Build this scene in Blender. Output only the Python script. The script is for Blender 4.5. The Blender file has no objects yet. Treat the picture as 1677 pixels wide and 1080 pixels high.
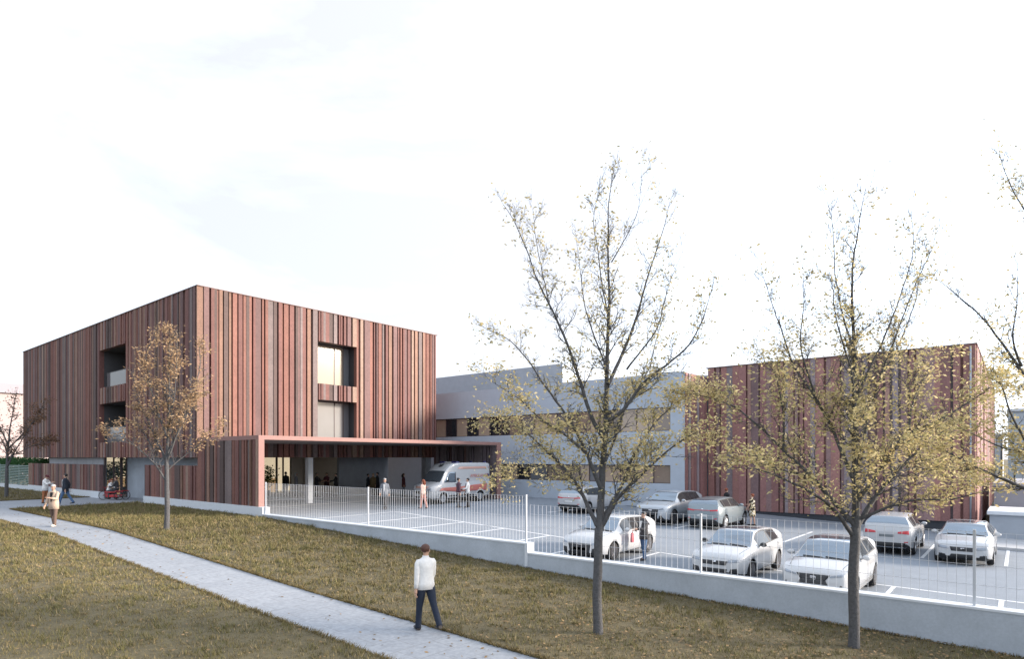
import bpy, bmesh, math, random
import numpy as np
from mathutils import Vector, Matrix
from mathutils.bvhtree import BVHTree
R = math.radians
C = bpy.context.scene.collection
EYE = 2.86                      # the eye stands 2.86 m above the entrance pavement (z = 0)
TH = R(39.2)                    # heading: world X runs along the short facade, Y along the street
FWD = Vector((math.cos(TH), math.sin(TH), 0)); RGT = Vector((math.sin(TH), -math.cos(TH), 0))
F = 1020.0
def spot(px, d):                # ground position seen in column px at depth d
    v = FWD * d + RGT * ((px - 838.5) / F * d); return v.x, v.y
def T(y): return float(np.interp(y, [-80, -30, 0, 14, 28, 40], [-1.7, -1.55, -1.03, -.6, -.03, 0]))      # lawn and paths
def L(y): return float(np.interp(y, [-80, -20, 5, 10.7, 26, 60], [-1.7, -1.5, -1.08, -.82, -.1, -.1]))   # parking lot
X0 = 15.7                       # street front of the building

# ---------------------------------------------------------------- materials
MATS = {}
def nodes_of(m):
    m.use_nodes = True; nt = m.node_tree; nt.nodes.clear()
    o = nt.nodes.new('ShaderNodeOutputMaterial'); b = nt.nodes.new('ShaderNodeBsdfPrincipled')
    nt.links.new(b.outputs[0], o.inputs[0]); return nt, b, o
def mat(name, col, rough=.6, metal=0, var=.0, scale=6., bump=0., bscale=40., coat=0, emis=None, estr=0, attr=False, spec=.5, alpha=1, coord='Object', var2=0., scale2=1.):
    m = bpy.data.materials.new(name); MATS[name] = m
    nt, b, o = nodes_of(m); N = nt.nodes; K = nt.links
    b.inputs['Roughness'].default_value = rough; b.inputs['Metallic'].default_value = metal
    b.inputs['Coat Weight'].default_value = coat; b.inputs['Coat Roughness'].default_value = .05
    b.inputs['Specular IOR Level'].default_value = spec
    b.inputs['Base Color'].default_value = (*col, 1)
    src = None
    if attr:
        a = N.new('ShaderNodeAttribute'); a.attribute_name = 'Col'; src = a.outputs['Color']
    tc = N.new('ShaderNodeTexCoord')
    for vv, ss in ((var, scale), (var2, scale2)):
        if not vv: continue
        nz = N.new('ShaderNodeTexNoise'); nz.inputs['Scale'].default_value = ss; nz.inputs['Detail'].default_value = 5; nz.inputs['Roughness'].default_value = .65
        K.new(tc.outputs[coord], nz.inputs['Vector'])
        mr = N.new('ShaderNodeMapRange'); mr.inputs[1].default_value = .25; mr.inputs[2].default_value = .75
        mr.inputs[3].default_value = 1 - vv; mr.inputs[4].default_value = 1 + vv
        K.new(nz.outputs['Fac'], mr.inputs[0])
        mx = N.new('ShaderNodeVectorMath'); mx.operation = 'SCALE'
        if src is not None: K.new(src, mx.inputs[0])
        else: mx.inputs[0].default_value = col
        K.new(mr.outputs[0], mx.inputs['Scale']); src = mx.outputs[0]
    if src is not None: K.new(src, b.inputs['Base Color'])
    if bump:
        nb = N.new('ShaderNodeTexNoise'); nb.inputs['Scale'].default_value = bscale; nb.inputs['Detail'].default_value = 4
        K.new(tc.outputs[coord], nb.inputs['Vector'])
        bp = N.new('ShaderNodeBump'); bp.inputs['Strength'].default_value = bump; bp.inputs['Distance'].default_value = .02
        K.new(nb.outputs['Fac'], bp.inputs['Height']); K.new(bp.outputs[0], b.inputs['Normal'])
    if emis:
        b.inputs['Emission Color'].default_value = (*emis, 1); b.inputs['Emission Strength'].default_value = estr
    return m

# ---------------------------------------------------------------- objects
def tag(o, label=None, cat=None, group=None, kind='thing'):
    if label: o['label'] = label
    if cat: o['category'] = cat
    if group: o['group'] = group
    if kind: o['kind'] = kind
    return o
def thing(name, label, cat, loc=(0, 0, 0), rz=0, group=None, scale=1):
    o = bpy.data.objects.new(name, None); C.objects.link(o); o.empty_display_size = .2
    o.location = loc; o.rotation_euler = (0, 0, rz); o.scale = (scale,) * 3
    return tag(o, label, cat, group)
def link(name, me, mats, parent=None, local=False, smooth=None):
    o = bpy.data.objects.new(name, me); C.objects.link(o)
    for m in (mats if isinstance(mats, (list, tuple)) else [mats]):
        me.materials.append(MATS[m] if isinstance(m, str) else m)
    if parent is not None:
        o.parent = parent
        if not local:           # mesh given in world coordinates
            p, v = parent, Vector((0, 0, 0))
            while p is not None: v += p.location; p = p.parent
            if parent.type == 'EMPTY': o.matrix_parent_inverse = Matrix.Translation(-parent.location)
    if smooth is not None:
        for p in me.polygons: p.use_smooth = True
        if smooth < 180: me.set_sharp_from_angle(angle=R(smooth))
    return o
def done(name, bm, mats, parent=None, local=False, smooth=None):
    me = bpy.data.meshes.new(name); bm.to_mesh(me); bm.free()
    return link(name, me, mats, parent, local, smooth)
def struct(name, bm, mats, kind='structure', smooth=None):
    o = done(name, bm, mats, None, False, smooth); o['kind'] = kind; return o

def box(bm, x0, x1, y0, y1, z0, z1, mi=0, col=None):
    v = [bm.verts.new(p) for p in ((x0,y0,z0),(x1,y0,z0),(x1,y1,z0),(x0,y1,z0),(x0,y0,z1),(x1,y0,z1),(x1,y1,z1),(x0,y1,z1))]
    fs = [bm.faces.new([v[i] for i in q]) for q in ((3,2,1,0),(4,5,6,7),(0,1,5,4),(1,2,6,5),(2,3,7,6),(3,0,4,7))]
    for f in fs: f.material_index = mi
    if col is not None:
        lay = bm.loops.layers.float_color.get('Col') or bm.loops.layers.float_color.new('Col')
        for f in fs:
            for l in f.loops: l[lay] = (*col, 1)
    return fs
def B(*boxes):
    bm = bmesh.new()
    for b in boxes: box(bm, *b)
    return bm
def bevelbox(x0, x1, y0, y1, z0, z1, b=.02, seg=2):
    bm = B((x0, x1, y0, y1, z0, z1)); bmesh.ops.bevel(bm, geom=bm.edges[:], offset=b, segments=seg, affect='EDGES', profile=.5); return bm
def tube(bm, pts, rads, n=8, cap=True, mi=0):
    """a tapered tube through pts"""
    pts = [Vector(p) for p in pts]
    if not hasattr(rads, '__len__'): rads = [rads] * len(pts)
    ref = Vector((.3, .2, 1)).normalized(); prev = None; rings = []
    for i, p in enumerate(pts):
        t = (pts[min(i+1, len(pts)-1)] - pts[max(i-1, 0)]).normalized()
        if prev is None:
            a = t.cross(ref)
            if a.length < .1: a = t.cross(Vector((1, 0, 0)))
        else: a = prev - t * prev.dot(t)
        a.normalize(); prev = a; b = t.cross(a)
        rings.append([bm.verts.new(p + (a * math.cos(k*2*math.pi/n) + b * math.sin(k*2*math.pi/n)) * rads[i]) for k in range(n)])
    for r0, r1 in zip(rings, rings[1:]):
        for k in range(n):
            f = bm.faces.new((r0[k], r0[(k+1) % n], r1[(k+1) % n], r1[k])); f.material_index = mi; f.smooth = True
    if cap:
        bm.faces.new(rings[0][::-1]).material_index = mi; bm.faces.new(rings[-1]).material_index = mi
def lathe(bm, prof, n=20, axis='Z', off=(0, 0, 0), mi=0):
    """revolve (radius, height) points"""
    rings = []
    for r, h in prof:
        ring = []
        for k in range(n):
            a = 2*math.pi*k/n; c, s = r*math.cos(a), r*math.sin(a)
            p = (c, s, h) if axis == 'Z' else ((c, h, s) if axis == 'Y' else (h, c, s))
            ring.append(bm.verts.new(Vector(p) + Vector(off)))
        rings.append(ring)
    for r0, r1 in zip(rings, rings[1:]):
        for k in range(n):
            f = bm.faces.new((r0[k], r0[(k+1) % n], r1[(k+1) % n], r1[k])); f.material_index = mi
    bm.faces.new(rings[0][::-1]).material_index = mi; bm.faces.new(rings[-1]).material_index = mi
def ball(bm, c, r, seg=12, mi=0):
    """ellipsoid"""
    r = r if hasattr(r, '__len__') else (r, r, r)
    g = bmesh.ops.create_uvsphere(bm, u_segments=seg, v_segments=max(6, seg*2//3), radius=1)
    for v in g['verts']: v.co = Vector((v.co.x*r[0] + c[0], v.co.y*r[1] + c[1], v.co.z*r[2] + c[2]))
    for f in {f for v in g['verts'] for f in v.link_faces}: f.material_index = mi; f.smooth = True
def sheet(x0, x1, y0, y1, fn, dz=0, step=1.0, xs=None, bm=None):
    """ground sheet that follows fn(y)"""
    bm = bm or bmesh.new()
    n = max(1, int(math.ceil((y1-y0)/step))); xs = xs or [x0, x1]; rows = []
    for j in range(n+1):
        y = y0 + (y1-y0)*j/n; rows.append([bm.verts.new((x, y, fn(y)+dz)) for x in xs])
    for a, b in zip(rows, rows[1:]):
        for i in range(len(xs)-1): bm.faces.new((a[i], a[i+1], b[i+1], b[i]))
    return bm
def quads(name, V, n, mats, parent=None, cols=None, local=False, per=4):
    """fast mesh from an (N*per,3) array, each run of `per` verts one face"""
    me = bpy.data.meshes.new(name); nv = len(V); nf = nv//per
    me.vertices.add(nv); me.vertices.foreach_set('co', np.asarray(V, np.float32).ravel())
    me.loops.add(nv); me.loops.foreach_set('vertex_index', np.arange(nv, dtype=np.int32))
    me.polygons.add(nf); me.polygons.foreach_set('loop_start', np.arange(0, nv, per, dtype=np.int32))
    if cols is not None:
        at = me.color_attributes.new('Col', 'FLOAT_COLOR', 'POINT')
        c = np.ones((nv, 4), np.float32); c[:, :3] = np.repeat(cols, per, axis=0); at.data.foreach_set('color', c.ravel())
    me.update(calc_edges=True); me.validate()
    return link(name, me, mats, parent, local)

# ---- palette
mat('tile', (.3, .15, .12), .75, attr=True, var=.22, scale=9, var2=.16, scale2=.9, bump=.3, bscale=30)
mat('tile_edge', (.27, .15, .133), .7, var=.08, scale=8)
mat('tile_cap', (.17, .11, .10), .6)
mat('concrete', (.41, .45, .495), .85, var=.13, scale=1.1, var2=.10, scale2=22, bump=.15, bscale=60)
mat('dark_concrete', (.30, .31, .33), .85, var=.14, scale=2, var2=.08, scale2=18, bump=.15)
mat('plaster', (.43, .485, .55), .9, var=.05, scale=2.2, var2=.04, scale2=30, bump=.08, bscale=90)
mat('grey_cladding', (.34, .375, .42), .8, var=.08, scale=2)
mat('coping', (.60, .635, .67), .7, var=.05, scale=5)
mat('dark_plinth', (.045, .05, .06), .8)
mat('soffit', (.20, .17, .16), .9)
mat('anthracite', (.035, .037, .042), .5)
mat('window_frame', (.07, .05, .05), .45)
mat('roof_gravel', (.3, .3, .3), .95, var=.2, scale=12)
mat('steel_white', (.52, .55, .59), .45)
mat('steel_green', (.16, .24, .22), .5)
mat('marking', (.62, .64, .66), .8, var=.14, scale=7)
mat('asphalt', (.205, .232, .265), .9, var=.10, scale=1.2, var2=.16, scale2=55, bump=.25, bscale=120)
mat('paving', (.46, .47, .48), .9)
mat('kerb', (.42, .43, .44), .85, var=.1, scale=4)
mat('pavement', (.40, .41, .42), .9, var=.1, scale=3)
mat('loggia_lining', (.07, .07, .075), .8, var=.1)
mat('soil', (.105, .085, .043), 1, var=.3, scale=2.5, var2=.3, scale2=14, bump=.6, bscale=20)
mat('blade', (.1, .09, .04), .8, attr=True, spec=.2)
mat('bark', (.082, .082, .085), .95, var=.35, scale=18, bump=.8, bscale=30)
mat('glow_wall', (.62, .52, .42), .9, emis=(1, .78, .55), estr=.32, var=.12, scale=3)  # the lobby's room light is put into its walls as a weak glow
mat('glow_timber', (.50, .30, .16), .7, emis=(1, .6, .3), estr=.18, var=.15, scale=4)  # desk and bench timber glows too, standing in for the light inside
mat('curtain', (.62, .56, .47), .95, var=.06, scale=1.5)
mat('pale_render', (.40, .335, .33), .9, var=.04, scale=1)
mat('blue_render', (.46, .52, .58), .9, var=.04, scale=1)
mat('white_render', (.74, .74, .75), .9, var=.03, scale=1)
mat('leaf_dark', (.05, .11, .04), .8, attr=True)
def glass_mat(name, col, rough=.04, var=0.):
    return mat(name, col, rough, spec=.9, var=var, scale=.7)
glass_mat('pane_dark', (.018, .022, .028)); glass_mat('pane_beige', (.40, .31, .235), .12, .12)
glass_mat('pane_brown', (.22, .17, .135), .1, .18); glass_mat('pane_grey', (.13, .135, .145), .06)
glass_mat('pane_curtain', (.25, .215, .165), .10, .06)
glass_mat('pane_grey_curtain', (.27, .265, .255), .09, .06)
def clear_glass():
    m = bpy.data.materials.new('clear_glass'); MATS['clear_glass'] = m
    nt, b, o = nodes_of(m); N = nt.nodes
    t = N.new('ShaderNodeBsdfTransparent'); g = N.new('ShaderNodeBsdfGlossy'); mx = N.new('ShaderNodeMixShader'); fr = N.new('ShaderNodeFresnel')
    t.inputs[0].default_value = (.86, .9, .9, 1); g.inputs['Roughness'].default_value = .03; fr.inputs[0].default_value = 1.6
    nt.links.new(fr.outputs[0], mx.inputs[0]); nt.links.new(t.outputs[0], mx.inputs[1]); nt.links.new(g.outputs[0], mx.inputs[2]); nt.links.new(mx.outputs[0], o.inputs[0])
clear_glass()
def leaf_mat(name):
    m = bpy.data.materials.new(name); MATS[name] = m
    nt, b, o = nodes_of(m); N = nt.nodes; K = nt.links
    a = N.new('ShaderNodeAttribute'); a.attribute_name = 'Col'
    d = N.new('ShaderNodeBsdfDiffuse'); t = N.new('ShaderNodeBsdfTranslucent'); mx = N.new('ShaderNodeMixShader'); mx.inputs[0].default_value = .42
    K.new(a.outputs['Color'], d.inputs[0]); K.new(a.outputs['Color'], t.inputs[0])
    K.new(d.outputs[0], mx.inputs[1]); K.new(t.outputs[0], mx.inputs[2]); K.new(mx.outputs[0], o.inputs[0])
leaf_mat('leaf')
def paving_mat():               # concrete flags with joints, worn and spotted with fallen leaves' stains
    nt = MATS['paving'].node_tree; b = nt.nodes['Principled BSDF']; N = nt.nodes; K = nt.links
    tc = N.new('ShaderNodeTexCoord'); br = N.new('ShaderNodeTexBrick')
    br.inputs['Scale'].default_value = 1; br.inputs['Brick Width'].default_value = .9; br.inputs['Row Height'].default_value = .6
    br.inputs['Mortar Size'].default_value = .010; br.inputs['Bias'].default_value = 0
    br.inputs['Color1'].default_value = (.29, .308, .332, 1); br.inputs['Color2'].default_value = (.265, .283, .308, 1); br.inputs['Mortar'].default_value = (.23, .235, .245, 1)
    K.new(tc.outputs['Object'], br.inputs['Vector'])
    nz = N.new('ShaderNodeTexNoise'); nz.inputs['Scale'].default_value = 9; nz.inputs['Detail'].default_value = 6; nz.inputs['Roughness'].default_value = .7
    K.new(tc.outputs['Object'], nz.inputs['Vector'])
    mr = N.new('ShaderNodeMapRange'); mr.inputs[1].default_value = .3; mr.inputs[2].default_value = .7; mr.inputs[3].default_value = .80; mr.inputs[4].default_value = 1.16
    K.new(nz.outputs['Fac'], mr.inputs[0])
    mx = N.new('ShaderNodeVectorMath'); mx.operation = 'SCALE'; K.new(br.outputs['Color'], mx.inputs[0]); K.new(mr.outputs[0], mx.inputs['Scale'])
    K.new(mx.outputs[0], b.inputs['Base Color'])
paving_mat()
# ---------------------------------------------------------------- ground
def smooth_wave(x, y): return .02*math.sin(x*1.7+y*.9) + .015*math.sin(x*.6-y*1.3)
struct('ground', sheet(-1500, 1500, -1500, 1500, lambda y: min(T(y), L(y))-.25, xs=[-1500, -60, 0, 60, 120, 1500], step=10), 'soil')
PX0, PX1, CY0, CY1 = 7.25, 9.15, 43.3, 52.0
bm = sheet(-25, PX0, -30, 110, T, 0)
sheet(PX1, X0-.06, -30, CY0, T, 0, bm=bm); sheet(PX1, X0-.06, CY1, 110, T, 0, bm=bm)
struct('lawn', bm, 'soil')
bm = sheet(PX0, PX1, -30, 110, T, -.012); sheet(PX1, 17.4, CY0, CY1, T, -.012, bm=bm)
struct('path', bm, 'paving')
bm = sheet(X0+.15, 44, -40, 60, L, 0)
struct('parking_lot', bm, 'asphalt')
bm = bmesh.new()
rows = [.4+2.6*k for k in range(-3, 11)]
for y in rows:
    for (x0, x1) in ((17.2, 22.2), (29.3, 34.3)):
        if x0 > 29 and (y > 22 or y < -2.5): continue
        box_y = y
        v = [bm.verts.new(p) for p in ((x0, y-.06, L(y-.06)+.005), (x1, y-.06, L(y-.06)+.005), (x1, y+.06, L(y+.06)+.005), (x0, y+.06, L(y+.06)+.005))]
        bm.faces.new(v)
sheet(22.2, 22.32, rows[0], 26.4, L, .006, step=.5, bm=bm)
for (x0, x1, y) in ((18, 33.2, 34.4), (18.4, 33.2, 38.2)):
    sheet(x0, x1, y, y+.14, L, .006, bm=bm)
struct('road_marking', bm, 'marking')
bm = bmesh.new()                # raised pavement by the service kiosk
sheet(34.5, 44, -30, 1.2, L, .12, bm=bm); struct('pavement', bm, 'pavement')
bm = bmesh.new()
for y in range(-30, 1): 
    v0, v1 = y, min(y+1, 1.2)
    vs = [bm.verts.new(p) for p in ((34.35, v0, L(v0)-.1), (34.35, v1, L(v1)-.1), (34.35, v1, L(v1)+.125), (34.35, v0, L(v0)+.125), (34.5, v0, L(v0)+.125), (34.5, v1, L(v1)+.125))]
    bm.faces.new((vs[0], vs[3], vs[2], vs[1])); bm.faces.new((vs[3], vs[4], vs[5], vs[2]))
struct('kerb', bm, 'kerb')

# ---------------------------------------------------------------- grass blades (uncountable)
def grass():
    rng = np.random.default_rng(5); out = []; cols = []
    spans = [(-6, PX0-.02, 3, 44, 1), (PX1+.02, X0-.1, -8, CY0-.03, 1), (3, PX0-.02, 44, 90, .35), (PX1+.02, X0-.1, CY1+.03, 92, .35)]
    for (x0, x1, y0, y1, k) in spans:
        n = int((x1-x0)*(y1-y0)*460*k)
        x = rng.uniform(x0, x1, n); y = rng.uniform(y0, y1, n)
        m = n//14; tx = rng.uniform(x0+.08, x1-.08, m); ty = rng.uniform(y0+.08, y1-.08, m); g = rng.integers(0, m, n); tuft = rng.random(n) < .5
        ts = rng.uniform(.025, .07, m)[g]; x = np.where(tuft, np.clip(tx[g] + rng.normal(0, 1, n)*ts, x0, x1), x); y = np.where(tuft, np.clip(ty[g] + rng.normal(0, 1, n)*ts, y0, y1), y); tone = np.where(tuft, rng.normal(0, .3, m)[g], -.1)
        d = x*FWD.x + y*FWD.y; r = x*RGT.x + y*RGT.y
        keep = (d > 8) & (np.abs(r/d) < .9) & (rng.random(n) < np.clip(17/d, .05, 1)**1.2)
        x, y, d, tuft, tone = x[keep], y[keep], d[keep], tuft[keep], tone[keep]; n = len(x)
        clump = np.sin(x*2.1+1.3*np.sin(y*1.1)) * np.sin(y*2.7+np.sin(x*1.9)) + .6*np.sin(x*5.3+y*3.1)*np.sin(y*6.1-x*2.2)
        z = np.interp(y, [-80, -30, 0, 14, 28, 40], [-1.7, -1.55, -1.03, -.6, -.03, 0])
        h = rng.uniform(.035, .085, n) * (1 + .45*clump) * np.clip(d/16, 1, 1.7) * np.where(tuft, 1.35, .8)
        a = rng.uniform(0, 6.283, n); w = .007*np.clip(d/12, 1, 2.6)
        lean = rng.uniform(.1, .9, n)*h; b = rng.uniform(0, 6.283, n)
        p = np.stack([x, y, z-.005], 1); s = np.stack([np.cos(a)*w, np.sin(a)*w, 0*a], 1)
        tip = p + np.stack([np.cos(b)*lean, np.sin(b)*lean, h], 1)
        out.append(np.stack([p-s, p+s, tip], 1).reshape(-1, 3))
        t = np.clip(.5 + .3*clump + tone + rng.normal(0, .18, n), 0, 1)[:, None]
        big = (.5+.5*np.sin(x*.45+2*np.sin(y*.23)))[:, None]
        c = (1-t)*np.array([.195, .155, .076]) + t*np.array([.130, .124, .048]); c = c*(.9+.2*big)
        straw = rng.random(n) < .10; c[straw] = np.array([.31, .24, .13])
        cols.append(c)
    o = quads('grass', np.concatenate(out), 0, 'blade', cols=np.concatenate(cols), per=3)
    tag(o, 'short olive brown winter grass growing over the lawns', None, None, 'stuff'); del o['label']
grass()
def edge_blades():              # longer tufts hanging over the path and wall edges
    rng = np.random.default_rng(6); V = []; cols = []
    for (x, y0, y1, s) in ((PX0, 4, 60, -1), (PX1, 3, CY0, 1), (X0-.1, -6, 42, -1)):
        n = int((y1-y0)*260); y = rng.uniform(y0, y1, n); k = rng.random(n)
        V.append((x + s*np.abs(rng.normal(0, .07, n)) - s*.025, y)); cols.append(-s*np.ones(n))
    for (y, x0, x1, s) in ((CY0, PX1, 15.6, -1), (CY1, PX1, 15.6, 1)):
        n = int((x1-x0)*260); x = rng.uniform(x0, x1, n); V.append((x, y + s*np.abs(rng.normal(0, .07, n)))); cols.append(np.zeros(n))
    x = np.concatenate([v[0] for v in V]); y = np.concatenate([v[1] for v in V]); sd = np.concatenate(cols); n = len(x)
    z = np.interp(y, [-80, -30, 0, 14, 28, 40], [-1.7, -1.55, -1.03, -.6, -.03, 0])
    cl = .5+.5*np.sin(y*7.3+np.sin(y*3.1)*2)*np.sin(x*5+y*1.7)
    h = rng.uniform(.04, .10, n)*(.6+.7*cl); a = rng.uniform(0, 6.283, n); w = .009
    p = np.stack([x, y, z-.01], 1); s = np.stack([np.cos(a)*w, np.sin(a)*w, 0*a], 1)
    tip = p + np.stack([sd*rng.uniform(0, .08, n) + rng.normal(0, .02, n), rng.normal(0, .03, n), h], 1)
    c = np.array([.15, .118, .052])*(.6+.6*rng.random((n, 1)))
    o = quads('grass', np.stack([p-s, p+s, tip], 1).reshape(-1, 3), 0, 'blade', cols=c, per=3); o['kind'] = 'stuff'
edge_blades()
def litter():                   # dry leaves lying about
    rng = np.random.default_rng(9); n = 5200
    x = rng.uniform(-4, X0-.15, n); y = rng.uniform(-4, 44, n)
    for (px, d, m) in ((980, 13, 900), (1398, 12.5, 1100), (273, 25.1, 700)):
        bx, by = spot(px, d); x = np.r_[x, np.minimum(bx + rng.normal(0, 1.7, m), X0-.15)]; y = np.r_[y, by + rng.normal(0, 1.9, m)]
    n = len(x); z = np.interp(y, [-80, -30, 0, 14, 28, 40], [-1.7, -1.55, -1.03, -.6, -.03, 0])
    on = (x > PX0) & (x < PX1); k_ = ~on | (rng.random(n) < .45); x, y, z, on = x[k_], y[k_], z[k_], on[k_]; n = len(x); z = z + np.where(on, .002, .045)
    a = rng.uniform(0, 6.283, n); s = rng.uniform(.025, .05, n); c = np.stack([x, y, z], 1)
    u = np.stack([np.cos(a)*s, np.sin(a)*s, rng.uniform(-.2, .2, n)*s], 1); v = np.stack([-np.sin(a)*s*.5, np.cos(a)*s*.5, rng.uniform(-.1, .35, n)*s], 1)
    col = np.array([.24, .16, .08])*(.4+.9*rng.random((n, 1)))
    o = quads('fallen_leaves', np.stack([c-u, c-v, c+u, c+v], 1).reshape(-1, 3), 0, 'blade', cols=col); o['kind'] = 'stuff'
litter()

# ---------------------------------------------------------------- ribbed tile facades
PAL = [((.27, .115, .095), 5), ((.235, .105, .09), 4), ((.22, .12, .115), 3), ((.29, .16, .125), 3), ((.24, .195, .195), 3.0), ((.20, .165, .175), 2.4), ((.36, .215, .18), 2), ((.15, .10, .10), 1.4)]
DARK = [((.195, .086, .066), 5), ((.15, .066, .057), 4.5), ((.14, .080, .076), 3), ((.225, .128, .092), 3), ((.16, .124, .120), 2.4), ((.26, .175, .135), 2.0), ((.082, .053, .048), 2.8)]
HALL = [((.31, .155, .135), 5), ((.26, .13, .12), 4), ((.27, .17, .165), 3.5), ((.25, .205, .215), 3.2), ((.34, .20, .165), 2), ((.17, .11, .11), 1.5)]
GREY = [((.20, .17, .18), 4), ((.16, .13, .145), 4), ((.23, .20, .20), 2), ((.17, .105, .10), 2), ((.12, .095, .10), 2)]
def pick(rng, pal):
    s = rng.random()*sum(w for _, w in pal)
    for c, w in pal:
        s -= w
        if s <= 0: break
    k = rng.uniform(.86, 1.14); return tuple(v*k for v in c)
def facade(bm, P, u, n, length, z0, z1, holes=(), seed=1, wide=(.22, .58), groove=.5, thick=.3, ribs=True, pal=DARK):
    """full height tile strips of uneven width and depth between narrow shadow grooves; holes are (a0, a1, z0, z1)"""
    rng = random.Random(seed); P, u, n = Vector(P), Vector(u), Vector(n)
    cuts = sorted({0, length} | {h[i] for h in holes for i in (0, 1)})
    lay = bm.loops.layers.float_color.get('Col') or bm.loops.layers.float_color.new('Col')
    for c0, c1 in zip(cuts, cuts[1:]):
        a = c0
        while a < c1 - 1e-4:
            g = rng.random() < groove
            w = rng.uniform(.07, .15) if g else 0
            b = min(c1, a + rng.uniform(*wide)); 
            if c1 - b < .2: b = c1
            dep = rng.choice((0, .015, .03, .05)) if ribs else rng.choice((0, .015))
            parts = [(a, b-w if g and b-w > a+.08 else b, dep, pick(rng, pal))]
            if g and b-w > a+.08: parts.append((b-w, b, -.13, tuple(v*.75 for v in pick(rng, pal))))
            for s, e, d, col in parts:
                zs = [(z0, z1)]
                for h in holes:
                    if h[0] - 1e-4 <= s and e <= h[1] + 1e-4:
                        nz = []
                        for q0, q1 in zs:
                            if h[2] > q0: nz.append((q0, min(q1, h[2])))
                            if h[3] < q1: nz.append((max(q0, h[3]), q1))
                        zs = nz
                for q0, q1 in zs:
                    if q1-q0 < .01: continue
                    p = [P + u*s + n*d, P + u*e + n*d, P + u*e - n*thick, P + u*s - n*thick]
                    vs = [bm.verts.new((q.x, q.y, q0)) for q in p] + [bm.verts.new((q.x, q.y, q1)) for q in p]
                    for ix in ((0,1,5,4), (1,2,6,5), (2,3,7,6), (3,0,4,7), (4,5,6,7), (3,2,1,0)):
                        f = bm.faces.new([vs[i] for i in ix])
                        for l in f.loops: l[lay] = (*col, 1)
            a = b
    return bm
def finish(bm): bmesh.ops.recalc_face_normals(bm, faces=bm.faces[:]); return bm
def tiles(name, parent, *calls):
    bm = bmesh.new()
    for c in calls: facade(bm, **c)
    return done(name, finish(bm), 'tile', parent)

bld = thing('clinic_building', 'large terracotta tiled block raised over a recessed ground floor with flat canopy', 'building', (24, 45, 0))
CB, CT = 2.86, 12.37            # underside and top of the raised block
YC, XE, YE, YF = 35.2, 33.9, 69.7, 28.7
log = [(45.6-YC, 50.5-YC, 3.9, 6.62), (45.6-YC, 50.5-YC, 7.75, 10.4)]
win = [(23.36-X0, 26.33-X0, 3.96, 6.63), (23.36-X0, 26.33-X0, 7.68, 10.42)]
tiles('street_wall', bld, dict(P=(X0, YC, 0), u=(0, 1, 0), n=(-1, 0, 0), length=YE-YC, z0=CB, z1=CT, holes=log, seed=3, wide=(.14, .38), groove=.6, pal=DARK))
tiles('yard_wall', bld, dict(P=(X0+.31, YC, 0), u=(1, 0, 0), n=(0, -1, 0), length=XE-X0-.31, z0=CB, z1=CT, holes=[(a-.31, b-.31, c, d) for a, b, c, d in win], seed=11, wide=(.13, .42), groove=.85, pal=DARK))
tiles('rear_wall', bld, dict(P=(XE, YC+.32, 0), u=(0, 1, 0), n=(1, 0, 0), length=YE-YC-.4, z0=CB, z1=CT, seed=5), dict(P=(X0+.31, YE, 0), u=(1, 0, 0), n=(0, 1, 0), length=XE-X0-.4, z0=CB, z1=CT, seed=6))
done('coping', B((X0-.07, X0+.31, YC-.07, YE+.05, CT+.001, CT+.05), (X0+.31, XE+.05, YC-.07, YC+.31, CT+.001, CT+.05), (XE-.31, XE+.05, YC+.31, YE+.05, CT+.001, CT+.05), (X0+.31, XE-.31, YE-.31, YE+.05, CT+.001, CT+.05)), 'tile_cap', bld)
done('roof', B((X0+.31, XE-.31, YC+.31, YE-.31, CT-.6, CT-.35)), 'roof_gravel', bld)
done('soffit', B((X0+.31, XE-.31, YC+.31, YE-.31, CB+.02, CB+.3)), 'concrete', bld)
# street loggias
for (a0, a1, z0, z1) in log:
    ya, yb = YC+a0, YC+a1; xi, xo = X0+.31, X0+2.9
    l = done('loggia', B((xi, xo, ya-.12, ya, z0-.12, z1+.12), (xi, xo, yb, yb+.12, z0-.12, z1+.12), (xi, xo, ya, yb, z0-.12, z0), (xi, xo, ya, yb, z1, z1+.12)), 'loggia_lining', bld)
    done('pane', B((xo, xo+.04, ya, yb, z0, z1)), 'pane_dark', l)
    done('balustrade', B((X0+.34, X0+.37, ya, yb-.45, z0, z0+1.06)), 'pane_grey', l)
    done('rail', B((X0+.33, X0+.38, ya, yb-.45, z0+1.061, z0+1.1)), 'anthracite', l)
# yard windows
for k, (a0, a1, z0, z1) in enumerate(win):
    xa, xb = X0+a0, X0+a1; yi, yo = YC+.31, YC+.95
    w = done('window', B((xa-.1, xa, yi, yo, z0-.1, z1+.1), (xb, xb+.1, yi, yo, z0-.1, z1+.1), (xa, xb, yi, yo, z0-.1, z0), (xa, xb, yi, yo, z1, z1+.1)), 'anthracite', bld)
    xm = xa + (xb-xa)*.60
    fr = .06
    done('frame', B((xa, xb, yo-.08, yo, z0, z0+fr), (xa, xb, yo-.08, yo, z1-fr, z1), (xa, xa+fr, yo-.08, yo, z0+fr, z1-fr), (xb-.5, xb-.5+fr, yo-.08, yo, z0+fr, z1-fr), (xm, xm+fr*.8, yo-.08, yo, z0+fr, z1-fr)), 'window_frame', w)
    for (p0, p1, m) in ((xa+fr, xm, 'pane_curtain' if k else 'pane_grey_curtain'), (xm+fr*.8, xb-.5, 'pane_curtain' if k else 'pane_grey_curtain'), (xb-.5+fr, xb, 'pane_grey')):
        done('pane', B((p0, p1, yo-.05, yo-.03, z0+fr, z1-fr)), m, w)
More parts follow.
